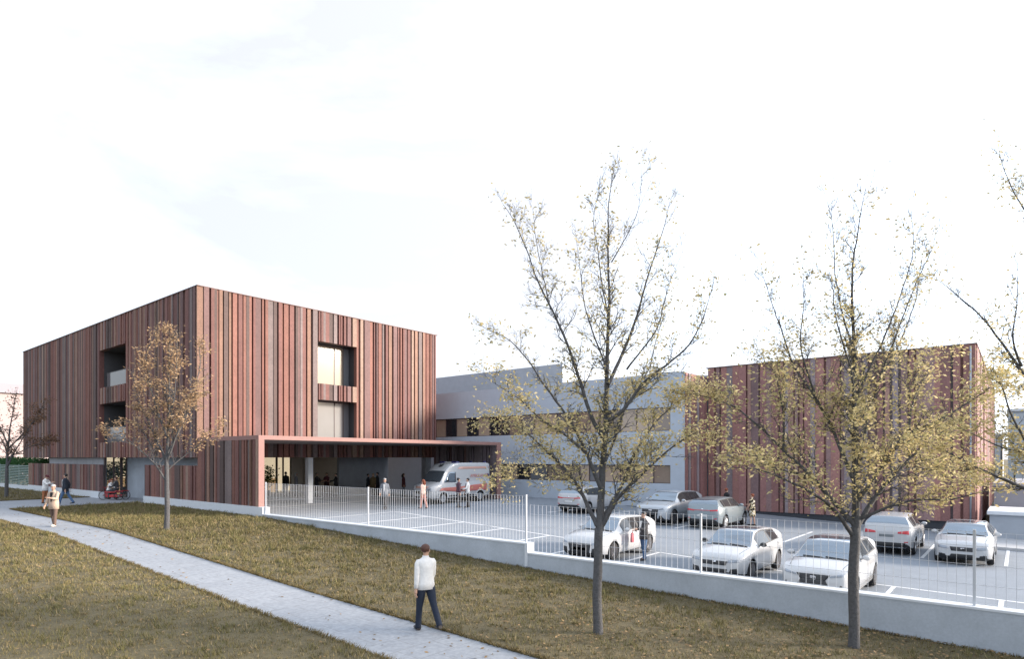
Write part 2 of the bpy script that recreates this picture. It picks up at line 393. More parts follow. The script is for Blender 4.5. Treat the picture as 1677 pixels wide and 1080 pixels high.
# canopy, its end walls, street walls
tiles('canopy_wall', bld, dict(P=(X0, YF+.02, 0), u=(0, 1, 0), n=(-1, 0, 0), length=YC-YF-.02, z0=.46, z1=3.74, seed=21, wide=(.18, .42), groove=.3, pal=DARK, thick=.26))
tiles('canopy_end_wall', bld, dict(P=(XE-.35, YF+.05, 0), u=(0, 1, 0), n=(-1, 0, 0), length=YC-YF-.05, z0=-.06, z1=3.70, seed=23, wide=(.2, .4), groove=.7, pal=GREY, thick=.33))
done('canopy_roof', B((X0-.03, XE+.03, YF-.03, YC-.09, 3.741, 3.95)), 'tile_edge', bld)
done('canopy_soffit', B((X0+.27, XE-.40, YF+.12, YC-.09, 3.70, 3.738)), 'soffit', bld)
done('canopy_jamb', B((X0-.03, X0+.27, YF-.03, YF+.015, .46, 3.74)), 'tile_edge', bld)
done('canopy_jamb', B((XE-.42, XE+.03, YF-.03, YF+.045, -.06, 3.74)), 'tile_edge', bld)
tiles('garden_wall', bld, dict(P=(X0, YC, 0), u=(0, 1, 0), n=(-1, 0, 0), length=42.5-YC, z0=.46, z1=2.40, seed=31, wide=(.18, .45), groove=.3, pal=DARK, thick=.22))
tiles('garden_wall', bld, dict(P=(X0, 50.4, 0), u=(0, 1, 0), n=(-1, 0, 0), length=67.9-50.4, z0=.46, z1=2.36, seed=33, wide=(.2, .5), groove=.3, pal=DARK, thick=.22))
done('plinth', B((X0-.09, X0+.28, 28.2, 42.5, -.7, .457)), 'coping', bld)
done('plinth', B((X0-.09, X0+.28, 50.4, 67.9, -.5, .457)), 'coping', bld)
# ground floor core
done('entrance_wall', B((17.46, 17.7, 38.5, 50.4, -.1, CB)), 'concrete', bld)
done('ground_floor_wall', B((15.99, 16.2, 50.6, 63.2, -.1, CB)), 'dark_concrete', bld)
done('core_wall', B((29, 33.85, 41, 41.25, -.12, CB)), 'dark_concrete', bld)  # the shade under the block is put into this wall's darker concrete
for q in ((29, 29.2, 41.25, 46.2, -.12, CB), (27.95, 28.995, 46, 46.2, -.12, CB), (21.5, 25.45, 46, 46.2, -.12, CB)): done('core_wall', B(q), 'curtain', bld)
done('column', B((22.85, 23.2, 35.6, 35.95, -.12, CB+.01)), 'coping', bld)
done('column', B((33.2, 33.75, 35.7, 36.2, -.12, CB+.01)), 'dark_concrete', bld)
done('floor_slab', B((19, 33.85, 39.5, 46, -.3, -.02)), 'pavement', bld)
# lit lobby behind the yard doors
d = done('glass_door', B((25.45, 25.53, 46, 46.1, -.02, CB), (26.62, 26.76, 46, 46.1, -.02, CB), (27.2, 27.3, 46, 46.1, -.02, CB), (27.87, 27.95, 46, 46.1, -.02, CB)), 'window_frame', bld)
done('pane', B((25.53, 26.62, 46.03, 46.05, 0, CB), (26.76, 27.2, 46.03, 46.05, 0, CB), (27.3, 27.87, 46.03, 46.05, 0, CB)), 'clear_glass', d)
lob = done('lobby', B((23.5, 31, 49.5, 49.7, -.02, CB), (31, 31.2, 46.2, 49.7, -.02, CB)), 'glow_wall', bld)
done('reception_desk', bevelbox(24, 28, 48.2, 48.9, -.02, 1.1), 'glow_timber', lob)
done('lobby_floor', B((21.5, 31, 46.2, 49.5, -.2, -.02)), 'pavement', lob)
# lit entrance on the street side
d = done('glass_door', B((15.99, 16.07, 50.4, 50.5, 0, CB), (16.55, 16.63, 50.4, 50.5, 0, CB), (17.0, 17.16, 50.4, 50.5, 0, CB), (17.38, 17.46, 50.4, 50.5, 0, CB)), 'window_frame', bld)
done('pane', B((16.07, 16.55, 50.44, 50.46, 0, CB), (16.63, 17.0, 50.44, 50.46, 0, CB), (17.16, 17.38, 50.44, 50.46, 0, CB)), 'clear_glass', d)
lob = done('lobby', B((16.2, 22, 55.5, 55.7, 0, CB), (21.8, 22, 50.6, 55.5, 0, CB)), 'glow_wall', bld)
done('lobby_bench', bevelbox(16.4, 19.6, 54.6, 55.3, 0, 1.25), 'glow_timber', lob)
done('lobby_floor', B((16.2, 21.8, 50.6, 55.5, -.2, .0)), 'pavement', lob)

# ---------------------------------------------------------------- grey wing with two window bands
XW = 37.0
wing = thing('clinic_wing', 'long pale grey rendered wing with two bands of windows behind the car park', 'building', (XW, 25, -.5))
Y0, Y1, ZT = 16.25, 60, 8.25
done('wall', B((XW, XW+.3, Y0, Y1, 6.09, ZT), (XW, XW+.3, Y0, Y1, 2.37, 4.57), (XW, XW+.3, Y0, Y1, -.35, 1.19), (XW, XW+.3, Y0, 17.2, 4.57, 6.09), (XW, XW+.3, Y0, 17.2, 1.19, 2.37), (XW+.3, 50, Y0, Y0+.3, -.4, ZT)), 'plaster', wing)
done('wall_pier', B((XW, XW+.3, 33.6, Y1, 1.19, 2.37)), 'plaster', wing)
done('plinth', B((XW+.1, XW+.25, Y0, Y1, -.9, -.35)), 'dark_plinth', wing)
done('roof', B((XW+.3, 50, Y0+.3, Y1, ZT-.4, ZT-.2)), 'roof_gravel', wing)
rng = random.Random(4)
for z0, z1 in ((4.57, 6.09), (1.19, 2.37)):
    y = 17.2; k = 0
    while y < (44 if z0 > 3 else 33.5):
        w = 1.22 if k < 2 else rng.choice((.8, 1.22, 1.22, 1.6)); f = .045
        far = y > 29
        fr = done('window', B((XW+.13, XW+.2, y, y+w, z0, z0+f), (XW+.13, XW+.2, y, y+w, z1-f, z1), (XW+.13, XW+.2, y, y+f, z0+f, z1-f), (XW+.13, XW+.2, y+w-f, y+w, z0+f, z1-f)), 'window_frame', wing)
        m = ('pane_brown', 'pane_beige')[k] if k < 2 else rng.choices(('pane_beige', 'pane_brown', 'pane_grey', 'pane_dark'), (3, 3, 2, 6 if far else 1.5))[0]
        done('pane', B((XW+.15, XW+.17, y+f, y+w-f, z0+f, z1-f)), m, fr)
        y += w; k += 1
ph = done('penthouse', B((42, 55, 29, 60, ZT-.2, 10.55)), 'grey_cladding', wing)
done('penthouse_lit_side', B((42.02, 54.9, 28.95, 28.998, ZT-.2, 10.54)), 'plaster', ph)  # lighter sheet: the sunlight on this side is put into its colour

# ---------------------------------------------------------------- tiled hall on the right
XH = 40.5
hall = thing('brick_hall', 'windowless terracotta tiled hall behind the parked cars on the right', 'building', (XH, 9, -.8))
tiles('wall', hall, dict(P=(XH, 1.8, 0), u=(0, 1, 0), n=(-1, 0, 0), length=16.2-1.8, z0=-.55, z1=8.8, seed=42, wide=(.24, .52), groove=.6, pal=HALL, thick=.3))
tiles('link_wall', hall, dict(P=(XW+.02, 16.2, 0), u=(1, 0, 0), n=(0, -1, 0), length=XH-XW-.02, z0=-.55, z1=8.2, seed=44, wide=(.25, .5), groove=.5, pal=HALL, thick=.04))
tiles('side_wall', hall, dict(P=(XH+.31, 1.8, 0), u=(1, 0, 0), n=(0, -1, 0), length=30, z0=-.9, z1=8.8, seed=43, wide=(.4, .8), groove=.25, pal=HALL, thick=.3))
done('plinth', B((XH+.06, XH+.25, 1.9, 16.1, -1.4, -.55), (XH+.31, 70, 1.9, 2.05, -1.6, -.9)), 'dark_plinth', hall)
done('roof', B((XH+.31, 70.5, 2.11, 29, 8.2, 8.4)), 'roof_gravel', hall)
bm = bmesh.new(); tube(bm, [(XH-.12, 2.0, -1.2), (XH-.12, 2.0, 8.7)], .04, 10); done('downpipe', bm, 'grey_cladding', hall)
done('coping', B((XH-.07, XH+.31, 1.72, 16.25, 8.801, 8.86), (XH+.31, 70.6, 1.72, 2.11, 8.801, 8.86)), 'tile_cap', hall)

# ---------------------------------------------------------------- kiosk, annex, far buildings
k = thing('service_kiosk', 'low grey concrete service box with a white roof slab beside the brick hall', 'kiosk', (38.5, .5, L(0)))
done('body', B((38.3, 41.5, -1.2, 1.15, L(0)+.05, .08), (38.3, 41.5, -6, -1.25, L(0)+.25, .08)), 'grey_cladding', k)
done('roof', bevelbox(38.15, 42, -6.1, 1.25, .081, .26, .02), 'coping', k)
done('door', B((38.25, 38.298, -2.6, -1.5, L(0)+.3, -.1)), 'steel_white', k)
a = thing('annex_building', 'low grey annex rising behind the white roofed service box', 'building', (50, -4, -1.2))
done('wall', B((47, 58, -14, 1.2, -1.6, 1.15)), 'grey_cladding', a); done('roof', B((46.8, 58.2, -14.2, 1.25, 1.151, 1.35)), 'grey_cladding', a)
h = thing('office_block', 'pale blue grey block at the far right edge behind the trees', 'building', (80, -10, -1.5))
done('wall', B((77, 96, -30, .9, -1.7, 7.3)), 'blue_render', h); done('roof', B((76.8, 96.2, -30.2, 1.0, 7.301, 7.55)), 'coping', h)
for zz in (4.6, 1.4):
    for i in range(7):
        f = done('window', B((76.93, 76.998, -3.2-i*3.4, -1.4-i*3.4, zz, zz+1.5)), 'window_frame', h)
        done('pane', B((76.9, 76.928, -3.12-i*3.4, -1.48-i*3.4, zz+.08, zz+1.42)), 'pane_grey', f)
h = thing('white_shed', 'white low building glimpsed between the brick hall and the blue grey block', 'building', (88, 4, -1.5))
done('wall', B((84, 100, 1.6, 6, -1.7, 5.2)), 'white_render', h); done('roof', B((83.8, 100.2, 1.5, 6.2, 5.201, 5.4)), 'coping', h)
h = thing('far_house', 'pale pink house far behind the left end of the terracotta block', 'building', (40, 145, 0))
done('wall', B((14, 70, 138, 160, -.5, 14.2)), 'pale_render', h)
bm = bmesh.new()
v = [bm.verts.new(p) for p in ((13.5, 137.5, 14.21), (70.5, 137.5, 14.21), (70.5, 160.5, 14.21), (13.5, 160.5, 14.21), (16, 149, 17), (68, 149, 17))]
for q in ((0, 1, 5, 4), (2, 3, 4, 5), (3, 0, 4), (1, 2, 5), (3, 2, 1, 0)): bm.faces.new([v[i] for i in q])
done('roof', bm, 'pale_render', h)

# ---------------------------------------------------------------- street wall and fences
w = thing('low_wall', 'long low pale concrete wall with white coping stepping down along the lawn', 'wall', (X0, 8, -1))
XA, XB = X0-.09, X0+.2
UP, LO, YS = .14, -.155, 12.2
done('wall', B((XA, XB, YS, 28.198, -1.4, UP-.05), (XA, XB, -18, YS, -2.0, LO-.05)), 'concrete', w)
done('coping', B((XA-.02, XB+.02, YS, 28.198, UP-.049, UP)), 'coping', w)
done('coping', B((XA-.02, XB+.02, -18, YS-.12, LO-.049, LO), (XA-.02, XB+.02, YS-.118, YS-.002, -.6, UP)), 'coping', w)
def bar_fence(label, ys, z0, z1, y0, y1, step, x):
    t = thing('bar_fence', label, 'fence', (x, (y0+y1)/2, z0), group='white bar fences on the low wall')
    for y in ys:
        p = done('post', B((x-.024, x+.024, y-.024, y+.024, z0, z1+.02)), 'steel_white', t)
        done('cap', B((x-.028, x+.028, y-.028, y+.028, z1+.021, z1+.035)), 'steel_white', p)
    n = int((y1-y0)/step); bm = bmesh.new()
    for i in range(n+1):
        y = y0 + (y1-y0)*i/n
        box(bm, x-.004, x+.004, y-.0036, y+.0036, z0+.04, z1)
    done('bar_panel', bm, 'steel_white', t)
    for f in (.03, .28, .55, .80, .99):
        z = z0+(z1-z0)*f
        done('rail', B((x+.0045, x+.0105, y0, y1, z-.004, z+.004)), 'steel_white', t)
bar_fence('white steel bar fence on the upper level of the low wall', [28.15, 20.3, YS+.06], UP, 1.635, YS+.08, 28.1, .13, X0+.05)
bar_fence('white steel bar fence on the lower level of the low wall', [6.47, .72, -5.0, -10.7], LO, 1.36, -12, YS-.1, .16, X0+.05)
# green slatted fence and hedge beyond the street wall on the left
g = thing('slat_fence', 'green slatted fence on a white base beyond the end of the tiled wall', 'fence', (X0, 80, 0))
done('base', B((X0-.09, X0+.2, 67.91, 105, -.4, .34)), 'coping', g)
bm = bmesh.new()
for i in range(12): box(bm, X0-.02, X0+.02, 68, 104.9, .42+i*.15, .42+i*.15+.085)
done('slat_panel', bm, 'steel_green', g)
for i in range(12): done('post', B((X0+.021, X0+.08, 68.1+i*3.3, 68.16+i*3.3, .34, 2.25)), 'steel_green', g)
def leaf_cloud(c, n, s, rng, sd):
    a = rng.normal(size=(n, 3)); a[:, 2] *= .55; a /= np.linalg.norm(a, axis=1)[:, None]; b = np.cross(a, rng.normal(size=(n, 3))); b /= np.linalg.norm(b, axis=1)[:, None]
    w = (s*sd)[:, None]; ln = s[:, None]
    return np.stack([c-a*ln, c-b*w-a*ln*.1, c+a*ln, c+b*w-a*ln*.1], 1).reshape(-1, 3)
def hedge():
    rng = np.random.default_rng(8); n = 26000
    y = rng.uniform(68, 112, n); x = rng.uniform(16.6, 18.0, n); top = 2.75+.16*np.sin(y*1.9)+.12*np.sin(y*4.3)
    z = top*rng.random(n)**.45
    c = np.stack([x, y, z], 1); col = np.array([.045, .10, .04])*(.6+.9*rng.random((n, 1)))
    h = thing('hedge', 'dark green clipped hedge behind the green slatted fence', 'hedge', (17.2, 88, 0))
    quads('foliage', leaf_cloud(c, n, rng.uniform(.06, .12, n), rng, .5), 0, 'leaf', h, col)
    bm = bmesh.new()
    for i in range(22): tube(bm, [(17.3, 69+i*2, -.1), (17.35, 69.05+i*2, 1.6)], [.05, .02], 6)
    done('stem', bm, 'bark', h)
hedge()
# ---------------------------------------------------------------- trees: bent tapered limbs, twigs, loose leaves
def bend(pts, n, rng, wob):
    """resample a polyline smoothly and let it wander a little"""
    P = np.array(pts, float); s = np.r_[0, np.cumsum(np.linalg.norm(np.diff(P, axis=0), axis=1))]
    t = np.linspace(0, s[-1], n); out = np.stack([np.interp(t, s, P[:, k]) for k in range(3)], 1)
    for _ in range(2): out[1:-1] = .25*out[:-2] + .5*out[1:-1] + .25*out[2:]
    w = rng.normal(0, wob, (n, 3)); w[0] = 0; w = np.cumsum(w, 0)*.5
    return out + w
def make_tree(name, label, px, d, limbs, trunk, seed, leaf, nleaf, density, tw=1., tlen=1., group=None, twig_step=.16, spread=.13, up=.32, thick=1.2):
    rng = np.random.default_rng(seed)
    bx, by = spot(px, d); bz = T(by)
    base = np.array([bx, by, bz]); fw = np.array(FWD); rt = np.array(RGT)
    def loc(q, dep): return rt*((q[0]-px)/F*(d+dep)) + fw*dep + np.array([0, 0, EYE - (q[1]-750)/F*(d+dep) - bz])
    wood = bmesh.new(); anchors = []
    tp = [loc(q, 0) for q in trunk[0]]; tp[0] = np.array([0, 0, -.15])
    P = bend(tp, 14, rng, .008); rr = np.linspace(trunk[1], trunk[2], 14); rr[0] *= 1.25; rr[1] *= 1.06
    tube(wood, [tuple(p) for p in P], rr, 12)
    def twig(p, dirv, ln, r, lev):
        n = 5; pts = [p]; v = dirv/np.linalg.norm(dirv)
        for i in range(n):
            v = v + rng.normal(0, .16, 3) + np.array([0, 0, .05]); v /= np.linalg.norm(v); pts.append(pts[-1] + v*ln/n)
        tube(wood, [tuple(q) for q in pts], np.linspace(r, max(.0022, r*.3), n+1), 4 if r < .009 else 5, cap=False)
        for i in range(1, n+1): anchors.append((pts[i], lev, i/n))
        if lev < 2:
            for i in range(1, n):
                for _ in range(2 if lev == 0 else 1):
                    if rng.random() < .8:
                        q = np.cross(v, rng.normal(size=3)); q /= np.linalg.norm(q)
                        twig(pts[i], v*.75 + q*.75 + np.array([0, 0, .12]), ln*rng.uniform(.3, .6), r*.55, lev+1)
    for (q, r0, r1, d0, d1) in limbs:
        m = len(q); pts = [loc(c, d0 + (d1-d0)*(i/(m-1))**.8) for i, c in enumerate(q)]
        ln = sum(np.linalg.norm(pts[i+1]-pts[i]) for i in range(m-1)); n = max(8, int(ln/.14))
        r0 *= thick; P = bend(pts, n, rng, .011); rr = r0 + (r1-r0)*np.linspace(0, 1, n)**.7
        tube(wood, [tuple(p) for p in P], rr, 8 if r0 > .02 else 6, cap=False)
        s = .18*ln
        while s < ln:
            i = min(n-2, int(s/ln*(n-1))); tg = P[i+1]-P[i]; tg /= np.linalg.norm(tg); t = s/ln
            q2 = np.cross(tg, rng.normal(size=3)); q2 /= np.linalg.norm(q2)
            if rng.random() < .9:
                twig(P[i], tg*.7 + q2*rng.uniform(.5, 1.0) + np.array([0, 0, up]), tlen*rng.uniform(.35, .95)*(1.05-.45*t), max(.0045, min(.016, rr[i]*.42))*tw, 0)
            s += twig_step*rng.uniform(.6, 1.5)
        twig(P[-1], P[-1]-P[-2], .45*tlen, rr[-1]*.8, 0)
    t = thing(name, label, 'tree', (bx, by, bz), group=group)
    done('trunk', wood, 'bark', t, local=True)
    A = np.array([a[0] for a in anchors]); lev = np.array([a[1] for a in anchors]); fr = np.array([a[2] for a in anchors])
    pxs = (A@rt)/(d + A@fw)*F + px; pys = 750 - ((A[:, 2]+bz) - EYE)/(d + A@fw)*F
    w = density(pxs, pys)*(.25+.5*lev)*(.4+fr)
    w = w*np.clip(np.abs(pxs-px)/(90*F/12.5/F*12.5/d*1.0)+.4, .4, 1) if d < 20 else w
    # whole sprays are bare or full
    w *= (.3 + 1.4*(np.sin(A[:, 0]*3.1+seed)*np.sin(A[:, 1]*2.7)*np.sin(A[:, 2]*2.9+1) > -.12))
    idx = rng.choice(len(A), nleaf, p=w/w.sum())
    c = A[idx] + rng.normal(0, spread, (nleaf, 3)) * np.array([1, 1, .75]); c[:, 2] -= .02
    s = rng.uniform(leaf['s'][0], leaf['s'][1], nleaf)
    k = rng.random((nleaf, 1)); c0, c1, c2 = (np.array(v) for v in leaf['c'])
    col = np.where(k < .5, c0 + (c1-c0)*k*2, c1 + (c2-c1)*(k*2-1))*(.75+.5*rng.random((nleaf, 1)))
    quads('crown', leaf_cloud(c, nleaf, s, rng, .42), 0, 'leaf', t, col, local=True)
    return t
OL = [(.47, .38, .17), (.66, .56, .33), (.36, .335, .15)]
OR = [(.40, .265, .155), (.52, .38, .24), (.30, .19, .11)]
BR = [(.20, .12, .08), (.26, .16, .10), (.15, .10, .07)]
g3 = 'young street trees along the lawn'
# tall loose tree right of the walker
make_tree('street_tree', 'tall vase shaped tree with sparse yellow leaves right of the man in the white shirt', 980, 13.0, [
    ([(982, 868), (985, 800), (993, 700), (996, 620), (1000, 550), (1003, 470), (1002, 400), (1000, 345), (1010, 285)], .075, .006, 0, .2),
    ([(996, 630), (1012, 600), (1040, 540), (1060, 470), (1075, 425), (1095, 370), (1105, 330)], .036, .005, 0, .7),
    ([(993, 690), (1015, 680), (1050, 625), (1090, 595), (1120, 570), (1142, 525), (1155, 470)], .038, .005, 0, -.8),
    ([(1030, 605), (1040, 590), (1075, 540), (1090, 470), (1110, 420)], .018, .004, .3, -.6),
    ([(990, 720), (972, 690), (950, 620), (930, 560), (905, 505), (880, 455), (868, 410), (845, 360), (828, 335)], .045, .005, 0, .6),
    ([(905, 505), (895, 450), (885, 400), (880, 345)], .014, .004, .35, .9),
    ([(984, 800), (960, 745), (930, 690), (900, 650), (865, 600), (835, 560), (800, 545)], .042, .005, 0, -.7),
    ([(960, 745), (925, 715), (880, 690), (850, 660), (815, 640), (790, 625)], .026, .004, -.2, -1.2),
    ([(978, 862), (955, 805), (930, 770), (900, 740), (860, 700), (835, 690), (805, 700)], .045, .005, 0, .9),
    ([(930, 770), (900, 765), (870, 760), (850, 775), (835, 790)], .016, .004, .5, 1.3),
    ([(986, 862), (1010, 815), (1045, 780), (1085, 740), (1125, 710), (1150, 700)], .045, .006, 0, -.9),
    ([(987, 850), (1020, 800), (1040, 745), (1080, 690), (1120, 655), (1165, 630)], .04, .005, 0, 1.0),
    ([(990, 760), (1020, 700), (1035, 650), (1075, 610), (1085, 560), (1100, 520)], .03, .005, 0, 1.1),
    ([(996, 610), (975, 560), (955, 510), (948, 450), (940, 400)], .02, .004, 0, -.6),
    ([(1001, 540), (990, 480), (985, 420), (975, 360), (990, 300)], .018, .004, .1, .5),
    ([(1003, 430), (1025, 390), (1045, 350), (1050, 300), (1048, 275)], .012, .003, .15, -.3),
], ([(980, 1040), (979, 980), (981, 920), (982, 866)], .10, .088), 31, dict(s=(.027, .056), c=OL), 11000,
    lambda x, y: np.interp(y, [250, 450, 560, 640, 720, 800, 840], [.18, .36, .45, 1.0, 1.7, 1.3, .5]), tlen=.9, group=g3, twig_step=.15)
# wide leafy tree before the hall
make_tree('street_tree', 'broad tree dense with olive yellow leaves in front of the brick hall', 1398, 12.5, [
    ([(1402, 870), (1404, 780), (1404, 690), (1408, 600), (1409, 520), (1408, 440), (1420, 380), (1436, 310)], .075, .005, 0, .3),
    ([(1398, 880), (1370, 850), (1335, 820), (1295, 800), (1250, 780), (1205, 765), (1165, 765)], .045, .006, 0, -.8),
    ([(1400, 862), (1368, 815), (1340, 780), (1300, 740), (1265, 700), (1225, 665), (1180, 650), (1150, 640)], .045, .005, 0, .8),
    ([(1300, 740), (1290, 690), (1272, 640), (1255, 600), (1215, 590)], .022, .004, .4, -.4),
    ([(1403, 800), (1385, 740), (1370, 690), (1345, 640), (1315, 595), (1305, 550), (1285, 480), (1275, 430)], .038, .004, 0, .7),
    ([(1345, 640), (1320, 600), (1300, 560), (1300, 500), (1292, 450)], .02, .004, .3, -.5),
    ([(1404, 720), (1390, 650), (1375, 590), (1350, 540), (1335, 480), (1345, 430)], .03, .004, 0, -.6),
    ([(1408, 590), (1390, 520), (1384, 450), (1386, 370), (1378, 330)], .02, .004, .1, .6),
    ([(1405, 860), (1440, 815), (1480, 775), (1515, 740), (1555, 710), (1590, 690), (1630, 660)], .05, .006, 0, .7),
    ([(1410, 850), (1440, 830), (1475, 815), (1520, 820), (1560, 805), (1590, 800)], .03, .004, 0, -1.1),
    ([(1480, 775), (1520, 765), (1560, 770), (1600, 760), (1640, 775)], .024, .004, .3, 1.2),
    ([(1406, 820), (1440, 760), (1475, 705), (1510, 690), (1540, 670), (1580, 640), (1620, 605)], .042, .005, 0, -.7),
    ([(1475, 705), (1490, 660), (1510, 630), (1540, 590), (1570, 575)], .022, .004, -.3, .4),
    ([(1406, 770), (1430, 680), (1455, 620), (1485, 580), (1505, 545), (1530, 490), (1540, 430)], .034, .004, 0, .9),
    ([(1440, 650), (1462, 570), (1480, 500), (1498, 440), (1520, 390)], .022, .004, .2, -.3),
    ([(1406, 650), (1440, 560), (1460, 480), (1470, 420), (1455, 350)], .02, .004, .1, -.8),
    ([(1402, 850), (1385, 800), (1372, 770), (1380, 720), (1362, 690)], .024, .005, 0, -1.0),
    ([(1340, 780), (1300, 770), (1265, 745), (1220, 725), (1190, 715)], .02, .004, .3, 1.0),
], ([(1398, 1062), (1399, 990), (1398, 930), (1402, 866)], .104, .092), 47, dict(s=(.026, .056), c=OL), 16500,
    lambda x, y: np.interp(y, [280, 480, 550, 600, 680, 780, 840, 860], [.12, .2, .35, 1.1, 1.3, 1.2, .6, .1]), tlen=.92, group=g3, twig_step=.13, up=.22)
# tree whose trunk stands outside the frame
make_tree('street_tree', 'tree at the right edge of the photo reaching in with only its branches', 1765, 10.6, [
    ([(1765, 900), (1765, 760), (1762, 620), (1760, 480), (1755, 350), (1750, 230)], .08, .008, 0, .2),
    ([(1762, 830), (1720, 810), (1677, 790), (1640, 770), (1600, 745), (1565, 725)], .045, .006, 0, .6),
    ([(1762, 790), (1715, 775), (1672, 742), (1640, 705), (1615, 670), (1600, 640), (1580, 610)], .04, .005, 0, -.5),
    ([(1672, 742), (1645, 740), (1615, 715), (1590, 700)], .018, .004, -.2, .3),
    ([(1763, 720), (1720, 660), (1690, 600), (1670, 560), (1645, 520), (1615, 490), (1580, 462)], .042, .005, 0, .5),
    ([(1690, 600), (1650, 560), (1640, 500), (1625, 450)], .02, .004, .2, -.4),
    ([(1761, 560), (1720, 480), (1690, 400), (1668, 340), (1640, 300)], .03, .004, 0, -.4),
    ([(1758, 450), (1720, 380), (1690, 300), (1685, 240)], .022, .004, 0, .6),
    ([(1762, 700), (1800, 620), (1830, 540), (1850, 450), (1860, 380)], .04, .005, 0, .5),
    ([(1765, 820), (1830, 760), (1890, 700), (1930, 640)], .045, .005, 0, -.6),
], ([(1765, 1150), (1765, 1060), (1765, 980), (1765, 890)], .11, .09), 53, dict(s=(.024, .046), c=OL), 8000,
    lambda x, y: np.interp(y, [200, 480, 560, 640, 740, 800, 860], [.12, .3, .5, .9, 1.4, .8, .2]), tlen=.75, group=g3, twig_step=.18)
# small orange tree before the entrance
make_tree('street_tree', 'small tree with dry orange brown leaves on the lawn before the entrance', 273, 25.1, [
    ([(273, 765), (275, 700), (277, 640), (276, 590), (278, 545)], .07, .012, 0, .1),
    ([(273, 790), (262, 765), (245, 745), (220, 722), (195, 710)], .04, .01, 0, -.5),
    ([(274, 760), (255, 725), (235, 690), (215, 655), (205, 620)], .045, .01, 0, .6),
    ([(274, 755), (290, 720), (305, 690), (320, 660), (335, 640)], .045, .01, 0, -.5),
    ([(275, 740), (300, 690), (310, 640), (318, 600), (312, 570)], .04, .01, 0, .6),
    ([(275, 720), (260, 670), (250, 620), (248, 580), (262, 555)], .04, .01, 0, -.6),
    ([(276, 700), (290, 650), (296, 600), (300, 560)], .03, .008, 0, -.4),
    ([(274, 770), (300, 745), (330, 720), (345, 705)], .03, .008, 0, .5),
    ([(250, 735), (225, 700), (205, 690), (190, 690)], .025, .008, 0, .7),
], ([(273, 866), (273, 830), (273, 800), (273, 765)], .105, .08), 61, dict(s=(.04, .075), c=OR), 5600,
    lambda x, y: np.interp(y, [530, 600, 680, 725, 745], [.8, 1, 1.1, .8, 0]), tlen=.95, tw=1.4, group=g3, twig_step=.2, spread=.13)
# half bare tree on the left
make_tree('street_tree', 'almost bare small tree at the left edge beyond the path', 10, 44.5, [
    ([(11, 770), (13, 730), (15, 700), (20, 670), (24, 645)], .08, .015, 0, .2),
    ([(12, 765), (25, 745), (40, 725), (55, 705), (66, 690)], .06, .012, 0, -.6),
    ([(13, 760), (5, 735), (-8, 715), (-22, 700)], .06, .012, 0, .6),
    ([(14, 735), (28, 715), (45, 690), (55, 665)], .05, .012, 0, .8),
    ([(14, 730), (4, 700), (-5, 675), (-8, 655)], .05, .012, 0, -.5),
    ([(13, 750), (30, 738), (48, 728), (64, 722)], .04, .01, 0, .9),
], ([(10, 816), (11, 800), (11, 785), (11, 768)], .13, .10), 71, dict(s=(.06, .10), c=BR), 2100,
    lambda x, y: np.where(x > 38, 2.2, .5)*np.interp(y, [640, 740, 765], [1, 1, .1]), tlen=1.1, tw=1.8, group=g3, twig_step=.32, spread=.2)
# ---------------------------------------------------------------- vehicles
mat('paint_white', (.47, .48, .49), .25, coat=.6)
mat('paint_silver', (.40, .43, .46), .3, metal=.25, coat=.6)
mat('paint_grey', (.24, .285, .31), .3, metal=.35, coat=.6)
mat('tyre', (.018, .018, .02), .85)
mat('rim', (.42, .43, .45), .35, metal=.8)
mat('rim_dark', (.10, .10, .11), .35, metal=.7)
mat('black_trim', (.02, .021, .023), .5)
mat('grille', (.028, .03, .034), .4, bump=.6, bscale=60)
mat('chrome', (.7, .7, .72), .15, metal=1)
mat('headlight', (.26, .29, .33), .08, metal=.3, spec=1)
mat('taillight', (.50, .02, .03), .15, spec=.8)
mat('plate', (.62, .63, .62), .5)
mat('plate_dark', (.16, .18, .19), .5)
mat('livery_red', (.50, .16, .13), .4, coat=.4)
mat('livery_light', (.56, .33, .27), .4, coat=.4)
mat('blue_lamp', (.02, .02, .12), .12, spec=.9)
mat('side_glass', (.07, .075, .08), .04, metal=.5)
mat('car_glass', (.23, .27, .31), .03, metal=.75)
def pchip(pts):
    xs = np.array([p[0] for p in pts], float); ys = np.array([p[1] for p in pts], float); h = np.diff(xs); dl = np.diff(ys)/h
    m = np.zeros(len(xs)); m[0] = dl[0]; m[-1] = dl[-1]
    for i in range(1, len(xs)-1):
        m[i] = 0 if dl[i-1]*dl[i] <= 0 else 2*dl[i-1]*dl[i]/(dl[i-1]+dl[i])
    def f(x):
        i = int(np.clip(np.searchsorted(xs, x)-1, 0, len(h)-1)); t = (x-xs[i])/h[i]; t = min(1, max(0, t))
        return (2*t**3-3*t*t+1)*ys[i] + (t**3-2*t*t+t)*h[i]*m[i] + (-2*t**3+3*t*t)*ys[i+1] + (t**3-t*t)*h[i]*m[i+1]
    return f
def baked(o):
    dg = bpy.context.evaluated_depsgraph_get(); me = bpy.data.meshes.new_from_object(o.evaluated_get(dg)); return me
def drop(*os):
    for o in os:
        d = o.data; bpy.data.objects.remove(o, do_unlink=True)
